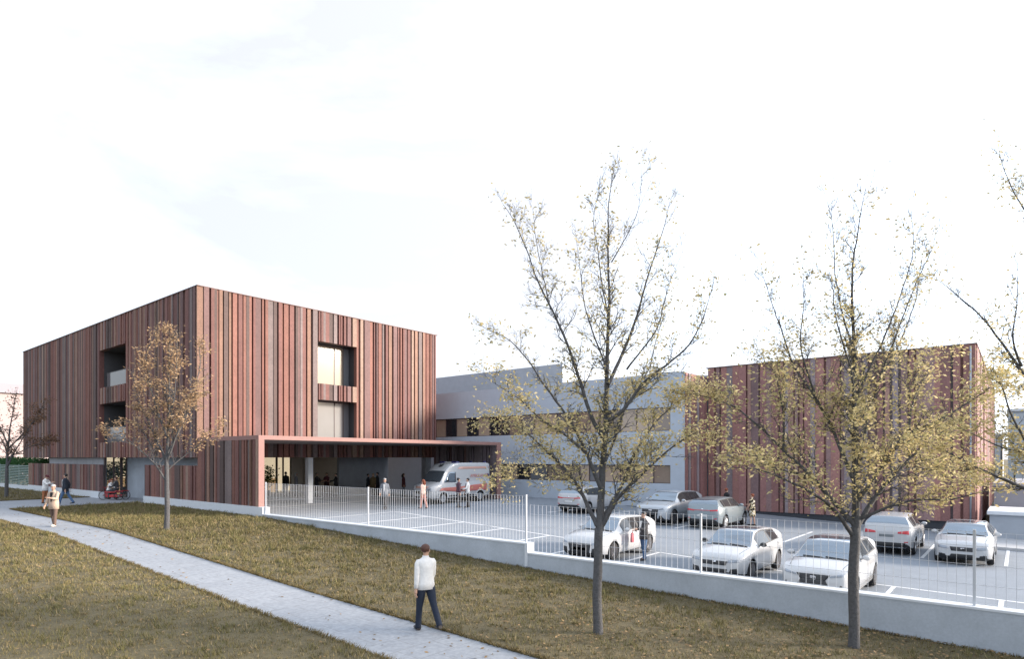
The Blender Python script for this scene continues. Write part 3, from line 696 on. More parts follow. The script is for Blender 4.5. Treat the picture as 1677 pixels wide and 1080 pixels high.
def car_shell(S):
    f = {k: pchip(S[k]) for k in ('zb', 'belt', 'w', 'roof', 'wr')}; Lg = S['L']; ws0, ws1 = S['ws']; rw0, rw1 = S['rw']
    xs = set(np.round(np.linspace(0, Lg, int(Lg/.085)), 3)) | {.02, .05, round(Lg-.02, 3), round(Lg-.05, 3)} | {ws0, ws1, rw0, rw1} | {v for p in S['side'] for v in p}
    xs = sorted(x for x in xs if x <= Lg); bm = bmesh.new(); rings = []
    for x in xs:
        zb, be, w, ro, wr = (f[k](x) for k in ('zb', 'belt', 'w', 'roof', 'wr')); ro = max(ro, be+.02); wb = w*.945; zm = zb+(be-zb)*.55
        p5 = np.array([wb, be]); p8 = np.array([wr, ro-.045 if ro-be > .1 else be+.012])
        pts = [(0, zb), (w*.8, zb), (w*.965, zb+.09), (w, zm), (w*.985, be-.07), tuple(p5), tuple(p5+(p8-p5)*.08), tuple(p5+(p8-p5)*.90), tuple(p8), (wr*.93, ro-.012), (wr*.5, ro+.004), (0, ro+.010)]
        full = pts + [(-y, z) for y, z in pts[-2:0:-1]]
        rings.append([bm.verts.new((x, y, z)) for y, z in full])
    n = len(rings[0])
    for r0, r1, xa, xb in zip(rings, rings[1:], xs, xs[1:]):
        xm = (xa+xb)/2
        for k in range(n):
            q = bm.faces.new((r0[k], r1[k], r1[(k+1) % n], r0[(k+1) % n])); q.smooth = True
            j = k if k < 11 else 21-k
            if j >= 9 and ws0 < xm < ws1: q.material_index = 1
            elif j >= 9 and rw0 < xm < rw1: q.material_index = 2
            elif j == 6 and any(a < xm < b for a, b in S['side']): q.material_index = 3
            elif S['side'] and j in (5, 6, 7) and S['side'][0][0]-.07 < xm < S['side'][-1][1]+.03 and not S.get('van'): q.material_index = 4
            elif j <= 1: q.material_index = 4
            elif j >= 9 and S.get('dark_roof') and ws1 + .12 < xm < S['dark_roof']: q.material_index = 5
    bm.faces.new(rings[0]); bm.faces.new(rings[-1][::-1])
    bmesh.ops.recalc_face_normals(bm, faces=bm.faces[:])
    return bm
def patch(bvh, cor, axis, n=6, off=.008, Lg=5, m=None):
    """a thin shaped panel laid on the shell: cor = four 2-D corners seen along `axis`"""
    bm = bmesh.new(); m = m or n; g = []
    for i in range(n+1):
        row = []
        for j in range(m+1):
            s, t = i/n, j/m
            a = [(1-s)*(1-t)*cor[0][k] + s*(1-t)*cor[1][k] + s*t*cor[2][k] + (1-s)*t*cor[3][k] for k in (0, 1)]
            o, dv = {'F': ((-2, a[0], a[1]), (1, 0, 0)), 'R': ((Lg+2, a[0], a[1]), (-1, 0, 0)), 'A': ((a[0], -3, a[1]), (0, 1, 0)), 'B': ((a[0], 3, a[1]), (0, -1, 0)), 'T': ((a[0], a[1], 5), (0, 0, -1))}[axis]
            hit, nr, _, _ = bvh.ray_cast(Vector(o), Vector(dv))
            if hit is None: hit, nr = Vector(o) + Vector(dv)*2.05, -Vector(dv)
            row.append(bm.verts.new(hit - Vector(dv)*off + nr*off*.4))
        g.append(row)
    for i in range(n):
        for j in range(m):
            bm.faces.new((g[i][j], g[i+1][j], g[i+1][j+1], g[i][j+1])).smooth = True
    bmesh.ops.recalc_face_normals(bm, faces=bm.faces[:])
    c = sum((v.co for v in bm.verts), Vector())/len(bm.verts)
    r = bmesh.ops.extrude_face_region(bm, geom=bm.faces[:])
    dv = Vector({'F': (1, 0, 0), 'R': (-1, 0, 0), 'A': (0, 1, 0), 'B': (0, -1, 0), 'T': (0, 0, -1)}[axis])
    bmesh.ops.translate(bm, verts=[e for e in r['geom'] if isinstance(e, bmesh.types.BMVert)], vec=dv*(off+.012))
    bmesh.ops.recalc_face_normals(bm, faces=bm.faces[:])
    return bm
def mir(c): return [(-a, b) for a, b in c]
def wheel(t, x, y, r, side, rim='rim'):
    """side = +1 / -1: which way the outer face looks"""
    bm = bmesh.new(); w = .11
    lathe(bm, [(r*.66, -w), (r*.9, -w), (r, -w*.6), (r, w*.6), (r*.9, w), (r*.66, w*.9)], 28, 'Y', (x, y, r))
    o = done('wheel', bm, 'tyre', t, True, 40)
    bm = bmesh.new(); yo = y + side*w
    lathe(bm, [(r*.665, -.012), (r*.665, .012), (r*.6, .012), (r*.58, -.05*side)], 28, 'Y', (x, yo-.005*side, r))
    for k in range(10):
        a = k*math.pi/5 + .2
        tube(bm, [(x + math.cos(a)*r*.12, yo-.02*side, r + math.sin(a)*r*.12), (x + math.cos(a)*r*.6, yo-.005*side, r + math.sin(a)*r*.6)], [.03, .022], 5)
    lathe(bm, [(.06, -.02), (.06, .012), (.03, .02)], 12, 'Y', (x, yo-.01*side, r))
    done('rim', bm, rim, o, True, 40)
    bm = bmesh.new(); lathe(bm, [(r*.56, -.01), (r*.56, .01)], 24, 'Y', (x, yo-.055*side, r)); done('brake_disc', bm, 'black_trim', o, True)
def build_car(S, label, loc, rz, group):
    t = thing('ambulance' if S.get('van') else 'parked_car', label, 'ambulance' if S.get('van') else 'car', loc, rz, group)
    Lg = S['L']; bm = car_shell(S); bvh = BVHTree.FromBMesh(bm)
    me = bpy.data.meshes.new('t'); bm.to_mesh(me); bm.free()
    body = bpy.data.objects.new('t', me); C.objects.link(body)
    for k in range(6): me.materials.append(MATS['black_trim'])
    W = S['W']; wr = S['wheel']
    cb = bmesh.new()
    for x in S['axles']:
        for s in (-1, 1): lathe(cb, [(wr+.045, -.2), (wr+.045, .25)], 32, 'Y', (x, s*(W-.06), wr+.005), 4)
    cm = bpy.data.meshes.new('c'); bmesh.ops.recalc_face_normals(cb, faces=cb.faces[:]); cb.to_mesh(cm); cb.free()
    for k in range(6): cm.materials.append(MATS['black_trim'])
    cut = bpy.data.objects.new('c', cm); C.objects.link(cut)
    md = body.modifiers.new('b', 'BOOLEAN'); md.object = cut; md.operation = 'DIFFERENCE'; md.solver = 'EXACT'
    bpy.context.view_layer.update(); out = baked(body); drop(body, cut)
    paint = S['paint']
    def take(name, test, m, parent, off=0):
        b = bmesh.new(); b.from_mesh(out)
        kill = [f for f in b.faces if not test(f)]
        bmesh.ops.delete(b, geom=kill, context='FACES')
        if not b.faces: b.free(); return None
        for f in b.faces: f.material_index = f.material_index if name == 'body' else 0
        if name != 'body':
            q = done(name, b, m, parent, True)
        else: q = done(name, b, [paint, paint, paint, paint, 'black_trim', 'car_glass'], parent, True)
        return q
    body = take('body', lambda f: f.material_index in (0, 4, 5), None, t)
    take('windscreen', lambda f: f.material_index == 1, 'car_glass', t)
    take('rear_window', lambda f: f.material_index == 2, 'car_glass', t)
    for s in (-1, 1): take('side_window', lambda f: f.material_index == 3 and f.calc_center_median().y*s > 0, 'side_glass', t)
    for x in S['axles']:
        for s in (-1, 1): wheel(t, x, s*(W-.13), wr, s, S.get('rim', 'rim'))
    P = lambda name, cor, ax, m, par=None, n=6, off=.008: done(name, patch(bvh, cor, ax, n, off, Lg), m, par or t, True)
    for name, cor, ax, m, *both in S['patches']:
        P(name, cor, ax, m)
        if both: P(name, mir(cor) if ax in 'FR' else cor, ax if ax in 'FR' else 'B', m)
    bt = pchip(S['belt'])
    for ax, s in (('A', -1), ('B', 1)):      # doors: seams, handles, mirrors
        for x in S['seams']:
            zt = bt(x)-.02; P('door_seam', [(x, S['sill']), (x+.012, S['sill']), (x+.012, zt), (x, zt)], ax, 'black_trim', body, 3, .002)
        for x in S['handles']: P('door_handle', [(x, bt(x)-.12), (x+.2, bt(x)-.115), (x+.2, bt(x)-.085), (x, bt(x)-.085)], ax, S.get('handle_m', paint), body, 2, .022)
        mx, mz = S['mirror']; b = bmesh.new(); ball(b, (mx, s*(W+.07), mz), (.075, .11, .075)); tube(b, [(mx+.02, s*(W-.08), mz-.05), (mx+.01, s*(W+.03), mz-.03)], .025, 6)
        done('mirror', b, S.get('mirror_m', paint), t, True)
        if not S.get('van'): P('sill', [(S['axles'][0]+wr+.08, S['sill']-.09), (S['axles'][1]-wr-.08, S['sill']-.09), (S['axles'][1]-wr-.08, S['sill']-.03), (S['axles'][0]+wr+.08, S['sill']-.03)], ax, S.get('sill_m', 'black_trim'), body, 8, .006)
    if not S.get('van'):                          # bonnet creases and gaps
        c = S['ws'][0]; wh = S['W']
        for s in (-1, 1):
            P('bonnet_gap', [(.22, s*wh*.70), (c-.10, s*wh*.80), (c-.10, s*(wh*.80+.014)), (.22, s*(wh*.70+.014))], 'T', 'black_trim', body, 5, .002)
        P('cowl', [(c-.10, -wh*.74), (c-.015, -wh*.70), (c-.015, wh*.70), (c-.10, wh*.74)], 'T', 'black_trim', body, 6, .004)
    for (y0, y1) in ((-.62, -.05), (.02, .55)):   # wipers
        x = S['ws'][0]-.02; P('wiper', [(x, y0), (x+.06, y1), (x+.085, y1), (x+.03, y0)], 'T', 'black_trim', None, 3, .012)
    return t
def spec(Lg=4.35, W=.90, H=1.43, hood=.93, kind='hatch', **kw):
    c = kw.get('cowl', 1.12); k = H/1.43; hb = hood
    S = dict(L=Lg, W=W, H=H, wheel=.325, axles=(.86, Lg-.84), sill=.30, mirror=(c+.52, hb+.10))
    S['zb'] = [(0, .34), (.1, .22), (.5, .18), (Lg-.5, .20), (Lg-.1, .28), (Lg, .40)]
    S['belt'] = [(0, .60), (.05, hb-.24), (.25, hb-.13), (c-.1, hb), (c+.5, hb+.035), (Lg*.6, hb+.06), (Lg-.7, hb+.10), (Lg-.2, hb+.08), (Lg-.04, hb-.02), (Lg, hb-.14)]
    S['w'] = [(0, W*.70), (.05, W*.79), (.15, W*.87), (.4, W*.955), (.9, W*.99), (Lg-.9, W), (Lg-.4, W*.975), (Lg-.12, W*.91), (Lg-.04, W*.85), (Lg, W*.76)]
    if kind == 'wagon': tail = [(Lg*.62, H-.005), (Lg-.75, H-.06), (Lg-.42, hb+.30), (Lg-.12, hb+.11), (Lg, hb-.10)]; wt = [(Lg-.75, W*.66), (Lg-.12, W*.86), (Lg, W*.70)]; rw = (Lg-.66, Lg-.20)
    elif kind == 'suv': tail = [(Lg*.62, H-.01), (Lg-.55, H-.07), (Lg-.22, hb+.34), (Lg-.07, hb+.14), (Lg, hb-.10)]; wt = [(Lg-.55, W*.69), (Lg-.1, W*.86), (Lg, W*.70)]; rw = (Lg-.52, Lg-.13)
    else: tail = [(Lg*.62, H-.015), (Lg-.62, H-.085), (Lg-.26, hb+.32), (Lg-.08, hb+.13), (Lg, hb-.10)]; wt = [(Lg-.62, W*.68), (Lg-.1, W*.86), (Lg, W*.70)]; rw = (Lg-.58, Lg-.13)
    S['roof'] = [(0, .62), (.05, hb-.215), (.25, hb-.09), (c-.12, hb+.045), (c+.02, hb+.06), (c+.80, H-.05), (c+1.25, H)] + tail
    S['wr'] = [(0, W*.6), (.05, W*.7), (.25, W*.80), (c-.1, W*.87), (c+.02, W*.86), (c+.80, W*.70), (c+1.25, W*.70), (Lg*.62, W*.70)] + wt
    S['ws'] = (c+.04, c+.78); S['rw'] = rw
    b = (c+Lg)/2 - .02
    S['side'] = [(c+.50, b-.06), (b+.06, b+.80), (b+.87, min(b+1.22, Lg-.62))] if kind != 'hatch' else [(c+.50, b-.06), (b+.06, b+.95)]
    S['seams'] = (c+.12, b, b+.98); S['handles'] = (b-.28, b+.66)
    S.update(kw); return S
def front(style, hb):
    d = hb-.93
    hl = [(.40, .60+d), (.74, .64+d), (.70, .73+d), (.42, .675+d)]
    if style == 'hex':
        return [('grille', [(-.40, .34), (.40, .34), (.46, .64+d), (-.46, .64+d)], 'F', 'grille'), ('intake', [(.48, .30), (.72, .32), (.66, .50), (.52, .48)], 'F', 'black_trim', 1),
                ('headlight', [(.47, .60+d), (.76, .63+d), (.72, .72+d), (.50, .66+d)], 'F', 'headlight', 1), ('plate', [(-.26, .40), (.26, .40), (.26, .50), (-.26, .50)], 'F', 'grille'), ('emblem', [(-.10, .55+d), (.10, .55+d), (.10, .60+d), (-.10, .60+d)], 'F', 'chrome')]
    if style == 'slim':
        return [('grille', [(-.36, .52+d), (.36, .52+d), (.40, .645+d), (-.40, .645+d)], 'F', 'grille'), ('intake', [(-.34, .27), (.34, .27), (.40, .43), (-.40, .43)], 'F', 'black_trim'), ('fog_intake', [(.44, .29), (.70, .33), (.68, .47), (.50, .44)], 'F', 'black_trim', 1),
                ('headlight', hl, 'F', 'headlight', 1), ('emblem', [(-.05, .57+d), (.05, .57+d), (.05, .65+d), (-.05, .65+d)], 'F', 'chrome')]
    if style == 'spindle':
        return [('grille', [(-.31, .55+d), (.31, .55+d), (.42, .70+d), (-.42, .70+d)], 'F', 'grille'), ('lower_grille', [(-.50, .30), (.50, .30), (.32, .545+d), (-.32, .545+d)], 'F', 'grille'),
                ('headlight', [(.42, .64+d), (.76, .70+d), (.74, .76+d), (.44, .69+d)], 'F', 'headlight', 1), ('intake', [(.62, .34), (.70, .34), (.72, .54), (.67, .56)], 'F', 'black_trim', 1), ('emblem', [(-.07, .56+d), (.07, .56+d), (.07, .65+d), (-.07, .65+d)], 'F', 'chrome')]
    if style == 'bar':
        return [('grille', [(-.34, .50+d), (.34, .50+d), (.38, .65+d), (-.38, .65+d)], 'F', 'grille'), ('intake', [(-.42, .26), (.42, .26), (.34, .42), (-.34, .42)], 'F', 'black_trim'), ('fog_intake', [(.50, .33), (.72, .36), (.72, .42), (.52, .40)], 'F', 'black_trim', 1),
                ('headlight', [(.42, .565+d), (.76, .60+d), (.74, .70+d), (.43, .66+d)], 'F', 'headlight', 1), ('emblem', [(-.06, .55+d), (.06, .55+d), (.06, .62+d), (-.06, .62+d)], 'F', 'chrome')]
def rear(style, hb, plate='plate'):
    d = hb-.93
    base = [('bumper_trim', [(-.62, .34), (.62, .34), (.66, .52), (-.66, .52)], 'R', 'black_trim'), ('reflector', [(.60, .54), (.74, .54), (.74, .58), (.60, .57)], 'R', 'taillight', 1)]
    if style == 'band': return base + [('light_bar', [(-.42, .855+d), (.42, .855+d), (.42, .885+d), (-.42, .885+d)], 'R', 'taillight'), ('taillight', [(.40, .83+d), (.78, .85+d), (.76, .93+d), (.42, .895+d)], 'R', 'taillight', 1), ('plate', [(-.26, .64), (.26, .64), (.26, .74), (-.26, .74)], 'R', plate), ('emblem', [(-.05, .90+d), (.05, .90+d), (.05, .95+d), (-.05, .95+d)], 'R', 'chrome')]
    return base + [('taillight', [(.38, .80+d), (.78, .78+d), (.76, .93+d), (.40, .87+d)], 'R', 'taillight', 1), ('plate', [(-.26, .74), (.26, .74), (.26, .84), (-.26, .84)], 'R', plate), ('bumper_lip', [(-.66, .30), (.66, .30), (.70, .345), (-.70, .345)], 'R', 'chrome')]
cg = 'pale cars parked in the yard'
def place(S, label, x, y, rev=False):
    """nose towards the street (-X), or rev: nose away; x = end nearest the street"""
    if rev: build_car(S, label, (x+S['L'], y, L(y)), math.pi, cg)
    else: build_car(S, label, (x, y, L(y)), 0, cg)
S = spec(4.35, .91, 1.46, .93, paint='paint_white', rim='rim_dark', sill_m='paint_white'); S['patches'] = front('hex', .93) + rear('pair', .93)
place(S, 'white hatchback with a wide dark grille beside the person in jeans holding a pink bag', 18.3, 11.9)
S = spec(4.40, .90, 1.48, .95, paint='paint_white', dark_roof=2.9, rim='rim_dark', mirror_m='black_trim'); S['patches'] = front('slim', .95) + rear('band', .95)
place(S, 'white hatchback with a black glass roof parked at the fence between two other white cars', 18.8, 7.3)
S = spec(4.50, .93, 1.55, 1.02, 'suv', paint='paint_white', dark_roof=2.9, wheel=.35, cowl=1.15, rim='rim_dark', handle_m='chrome'); S['patches'] = front('spindle', 1.02) + rear('band', 1.02)
place(S, 'white crossover with a large hourglass grille partly behind the broad tree trunk', 18.2, 4.35)
S = spec(4.40, .91, 1.49, .96, paint='paint_white'); S['patches'] = front('slim', .96) + rear('band', .96)
place(S, 'white hatchback seen from behind with a full width red light bar under the grey wing', 29.9, 20.2, True)
S = spec(4.90, .99, 1.66, 1.10, 'suv', paint='paint_silver', wheel=.38, cowl=1.25, rim='rim_dark'); S['patches'] = front('hex', 1.10) + rear('band', 1.10)
place(S, 'big silver sport utility car facing the street beside the grey crossover', 29.6, 14.9)
S = spec(4.50, .92, 1.55, 1.02, 'suv', paint='paint_grey', wheel=.35, cowl=1.15); S['patches'] = front('spindle', 1.02) + rear('band', 1.02)
place(S, 'grey metallic crossover seen from behind before the brick hall', 30.2, 12.35, True)
S = spec(4.46, .93, 1.60, 1.02, 'suv', paint='paint_white', wheel=.35, cowl=1.15); S['patches'] = front('hex', 1.02) + rear('pair', 1.02, 'plate_dark')
place(S, 'white crossover seen from behind with two separate red tail lights by the brick hall', 29.2, 4.2, True)
S = spec(4.75, .93, 1.45, .96, 'wagon', paint='paint_white', dark_roof=3.0, cowl=1.22); S['patches'] = front('bar', .96) + rear('pair', .96)
place(S, 'white estate car facing the street at the right end of the far row', 28.3, 1.65)

# ambulance
def text(body, size, loc, rot, m, parent, name='lettering', ext=.002):
    cu = bpy.data.curves.new(name, 'FONT'); cu.body = body; cu.size = size; cu.extrude = ext; cu.align_x = 'CENTER'; cu.align_y = 'CENTER'
    tmp = bpy.data.objects.new(name, cu); C.objects.link(tmp); bpy.context.view_layer.update()
    me = baked(tmp); bpy.data.objects.remove(tmp, do_unlink=True)
    me.transform(Matrix.Translation(Vector(loc)) @ rot.to_4x4()); me.materials.clear()
    return link(name, me, m, parent, True)
def ambulance():
    Lg, W, H = 5.55, 1.0, 2.62
    S = dict(L=Lg, W=W, H=H, van=True, paint='paint_white', wheel=.36, axles=(.98, 4.45), sill=.42, mirror=(1.3, 1.5), mirror_m='black_trim', seams=(1.2, 2.32), handles=(2.05, 2.45), handle_m='black_trim')
    S['zb'] = [(0, .36), (.15, .28), (Lg-.2, .32), (Lg, .42)]
    S['belt'] = [(0, .92), (.05, 1.04), (.22, 1.14), (.8, 1.30), (1.5, 1.34), (Lg, 1.36)]
    S['w'] = [(0, .74), (.08, .86), (.3, .95), (.9, 1.0), (Lg-.3, 1.0), (Lg-.04, .96), (Lg, .93)]
    S['roof'] = [(0, .95), (.05, 1.08), (.22, 1.20), (.74, 1.37), (.80, 1.40), (1.38, 2.10), (1.52, 2.24), (2.05, 2.56), (2.5, H), (Lg-.4, H), (Lg-.05, H-.06), (Lg, H-.2)]
    S['wr'] = [(0, .66), (.06, .80), (.3, .86), (.78, .90), (1.38, .80), (2.05, .84), (2.5, .90), (Lg-.3, .90), (Lg, .86)]
    S['ws'] = (.80, 1.38); S['rw'] = (9, 9.1); S['side'] = []
    fr = [('grille', [(-.50, .66), (.50, .66), (.52, .84), (-.52, .84)], 'F', 'grille'), ('intake', [(-.60, .38), (.60, .38), (.62, .50), (-.62, .50)], 'F', 'black_trim'), ('headlight', [(.56, .74), (.86, .80), (.82, 1.02), (.58, .92)], 'F', 'headlight', 1), ('bonnet_stripe', [(-.5, 1.00), (.5, 1.00), (.58, 1.14), (-.58, 1.14)], 'F', 'livery_light'), ('emblem', [(-.07, .64), (.07, .64), (.07, .74), (-.07, .74)], 'F', 'chrome'),
          ('rear_window', [(.08, 1.5), (.72, 1.5), (.70, 2.1), (.08, 2.1)], 'R', 'car_glass', 1), ('taillight', [(.84, .8), (.92, .8), (.92, 1.3), (.84, 1.3)], 'R', 'taillight', 1), ('plate', [(-.26, .62), (.26, .62), (.26, .72), (-.26, .72)], 'R', 'plate')]
    sd = [('side_window', [(1.12, 1.36), (2.20, 1.36), (2.18, 2.02), (1.62, 2.02)], 'A', 'car_glass', 1),
          ('side_stripe', [(.62, .86), (2.4, .74), (2.4, 1.06), (.85, 1.03)], 'A', 'livery_red', 1), ('side_stripe', [(2.43, .74), (5.50, .74), (5.50, 1.24), (2.43, 1.06)], 'A', 'livery_red', 1),
          ('roof_stripe', [(2.35, 2.20), (5.45, 2.22), (5.45, 2.36), (2.55, 2.36)], 'A', 'livery_light', 1), ('skirt', [(1.45, .44), (3.95, .44), (3.95, .52), (1.45, .52)], 'A', 'black_trim', 1)]
    S['patches'] = fr + sd
    y = 29.35; t = build_car(S, 'white and red ambulance van with blue roof lights parked under the canopy', (26.9, y, L(y)), 0, None)
    rot = Matrix.Rotation(R(90), 3, 'X')
    text('AMBULANCE', .30, (4.35, -1.012, 1.74), rot, 'livery_red', t)
    text('AMBULANCE', .30, (4.35, 1.012, 1.74), Matrix.Rotation(R(180), 3, 'Z') @ rot, 'livery_red', t)
    b = bmesh.new()                      # six armed star beside the word and over the windscreen
    for k in range(3):
        a = k*math.pi/3; dx, dz = math.cos(a)*.13, math.sin(a)*.13; nx, nz = -math.sin(a)*.035, math.cos(a)*.035
        y0 = -1.008-.001*k
        b.faces.new([b.verts.new(p) for p in ((5.24-dx-nx, y0, 1.76-dz-nz), (5.24+dx-nx, y0, 1.76+dz-nz), (5.24+dx+nx, y0, 1.76+dz+nz), (5.24-dx+nx, y0, 1.76-dz+nz))])
    done('star_emblem', b, 'blue_lamp', t, True)
    b = bmesh.new()
    for k in range(3):
        a = k*math.pi/3 + math.pi/2; dy, ds = math.cos(a)*.2, math.sin(a)*.2; ny, ns = -math.sin(a)*.05, math.cos(a)*.05
        f = lambda yy, ss: (1.78+ss*.86-.003*(k+1)-.02, yy, 2.41+ss*.52+.006*(k+1)+.025)
        b.faces.new([b.verts.new(f(*p)) for p in ((-dy-ny, -ds-ns), (dy-ny, ds-ns), (dy+ny, ds+ns), (-dy+ny, -ds+ns))])
    done('star_emblem', b, 'black_trim', t, True)
    for (x0, x1, y0, y1) in ((2.35, 2.65, -.8, -.32), (2.35, 2.65, .32, .8), (5.2, 5.35, -.75, -.55), (5.2, 5.35, .55, .75)):
        done('beacon', bevelbox(x0, x1, y0, y1, 2.555 if x0 < 3 else 2.62, 2.70 if x0 < 3 else 2.72, .035, 3), 'blue_lamp', t, True)
    done('beacon_base', bevelbox(2.38, 2.75, -.3, .3, 2.52, 2.68, .03, 2), 'paint_white', t, True)
    for x in S['axles']:
        for s in (-1, 1):
            b = bmesh.new(); n = 20; ri, ro = S['wheel']+.045, S['wheel']+.13; pr = None
            for i in range(n+1):
                a = math.pi*i/n; cur = [b.verts.new((x+math.cos(a)*r, s*yy, S['wheel']+math.sin(a)*r)) for r, yy in ((ri, .99), (ri, 1.025), (ro, 1.02), (ro, .99))]
                if pr:
                    for q in range(3): b.faces.new((pr[q], pr[q+1], cur[q+1], cur[q]))
                pr = cur
            done('arch_trim', b, 'paint_white', t, True)
ambulance()
# ---------------------------------------------------------------- people
mat('skin', (.52, .32, .23), .55); mat('skin_dark', (.22, .12, .08), .5); mat('eye', (.03, .02, .02), .3); mat('lip', (.36, .14, .12), .5)
FAB = {}
def fab(name, c, var=.12): mat('cloth_'+name, c, .9, var=var, scale=14, bump=.25, bscale=25); return 'cloth_'+name
for n_, c_ in dict(white=(.74, .73, .71), cream=(.62, .55, .47), beige=(.50, .38, .29), denim=(.07, .13, .24), indigo=(.010, .017, .034), brown=(.13, .085, .065), rust=(.33, .12, .05), navy=(.022, .03, .045), black=(.014, .014, .016), charcoal=(.05, .05, .055), grey=(.24, .24, .27), plum=(.10, .05, .07), pink=(.62, .33, .27), blush=(.70, .50, .42), olive=(.13, .09, .04), maroon=(.11, .03, .035), steel=(.20, .215, .24), rose=(.55, .16, .18)).items(): fab(n_, c_)
mat('hair_brown', (.075, .028, .018), .6); mat('hair_dark', (.018, .014, .013), .6); mat('hair_red', (.22, .055, .02), .6); mat('hair_grey', (.42, .41, .40), .6); mat('hair_blond', (.38, .25, .12), .6)
mat('leather_dark', (.03, .024, .022), .5); mat('shoe_light', (.62, .58, .52), .6); mat('paper', (.78, .78, .78), .8)
def pattern_mat():
    m = mat('cloth_pattern', (.5, .4, .3), .9); nt = m.node_tree; b = nt.nodes['Principled BSDF']; N = nt.nodes
    tc = N.new('ShaderNodeTexCoord'); v = N.new('ShaderNodeTexNoise'); v.inputs['Scale'].default_value = 7; r = N.new('ShaderNodeValToRGB'); r.color_ramp.interpolation = 'CONSTANT'
    r.color_ramp.elements[0].color = (.02, .018, .018, 1); r.color_ramp.elements[1].position = .47; r.color_ramp.elements[1].color = (.62, .50, .30, 1)
    e = r.color_ramp.elements.new(.56); e.color = (.70, .66, .58, 1)
    nt.links.new(tc.outputs['Object'], v.inputs['Vector']); nt.links.new(v.outputs['Fac'], r.inputs[0]); nt.links.new(r.outputs[0], b.inputs['Base Color'])
pattern_mat()
def skin_mesh(vs, es, rs, sub=2):
    me = bpy.data.meshes.new('t'); me.from_pydata([tuple(v) for v in vs], es, [])
    o = bpy.data.objects.new('t', me); C.objects.link(o)
    o.modifiers.new('s', 'SKIN'); s = o.modifiers.new('u', 'SUBSURF'); s.levels = sub; s.render_levels = sub
    for i, r in enumerate(rs):
        d = me.skin_vertices[0].data[i]; d.radius = (r, r) if not hasattr(r, '__len__') else r; d.use_root = i == 0
    bpy.context.view_layer.update(); out = baked(o); drop(o); return out
def rot(v, ax, deg): return Matrix.Rotation(R(deg), 3, ax) @ Vector(v)
def ring_loft(bm, rings, n=16, mi=0):
    """rings: (centre, half width, half depth, lean matrix or None)"""
    g = []
    for c, a, b in rings: g.append([bm.verts.new(Vector(c) + Vector((a*math.copysign(abs(math.cos(t))**.85, math.cos(t)), b*math.sin(t), 0))) for t in (2*math.pi*k/n for k in range(n))])
    for r0, r1 in zip(g, g[1:]):
        for k in range(n):
            f = bm.faces.new((r0[k], r0[(k+1) % n], r1[(k+1) % n], r1[k])); f.smooth = True; f.material_index = mi
    bm.faces.new(g[0][::-1]).material_index = mi; bm.faces.new(g[-1]).material_index = mi
POSES = {}
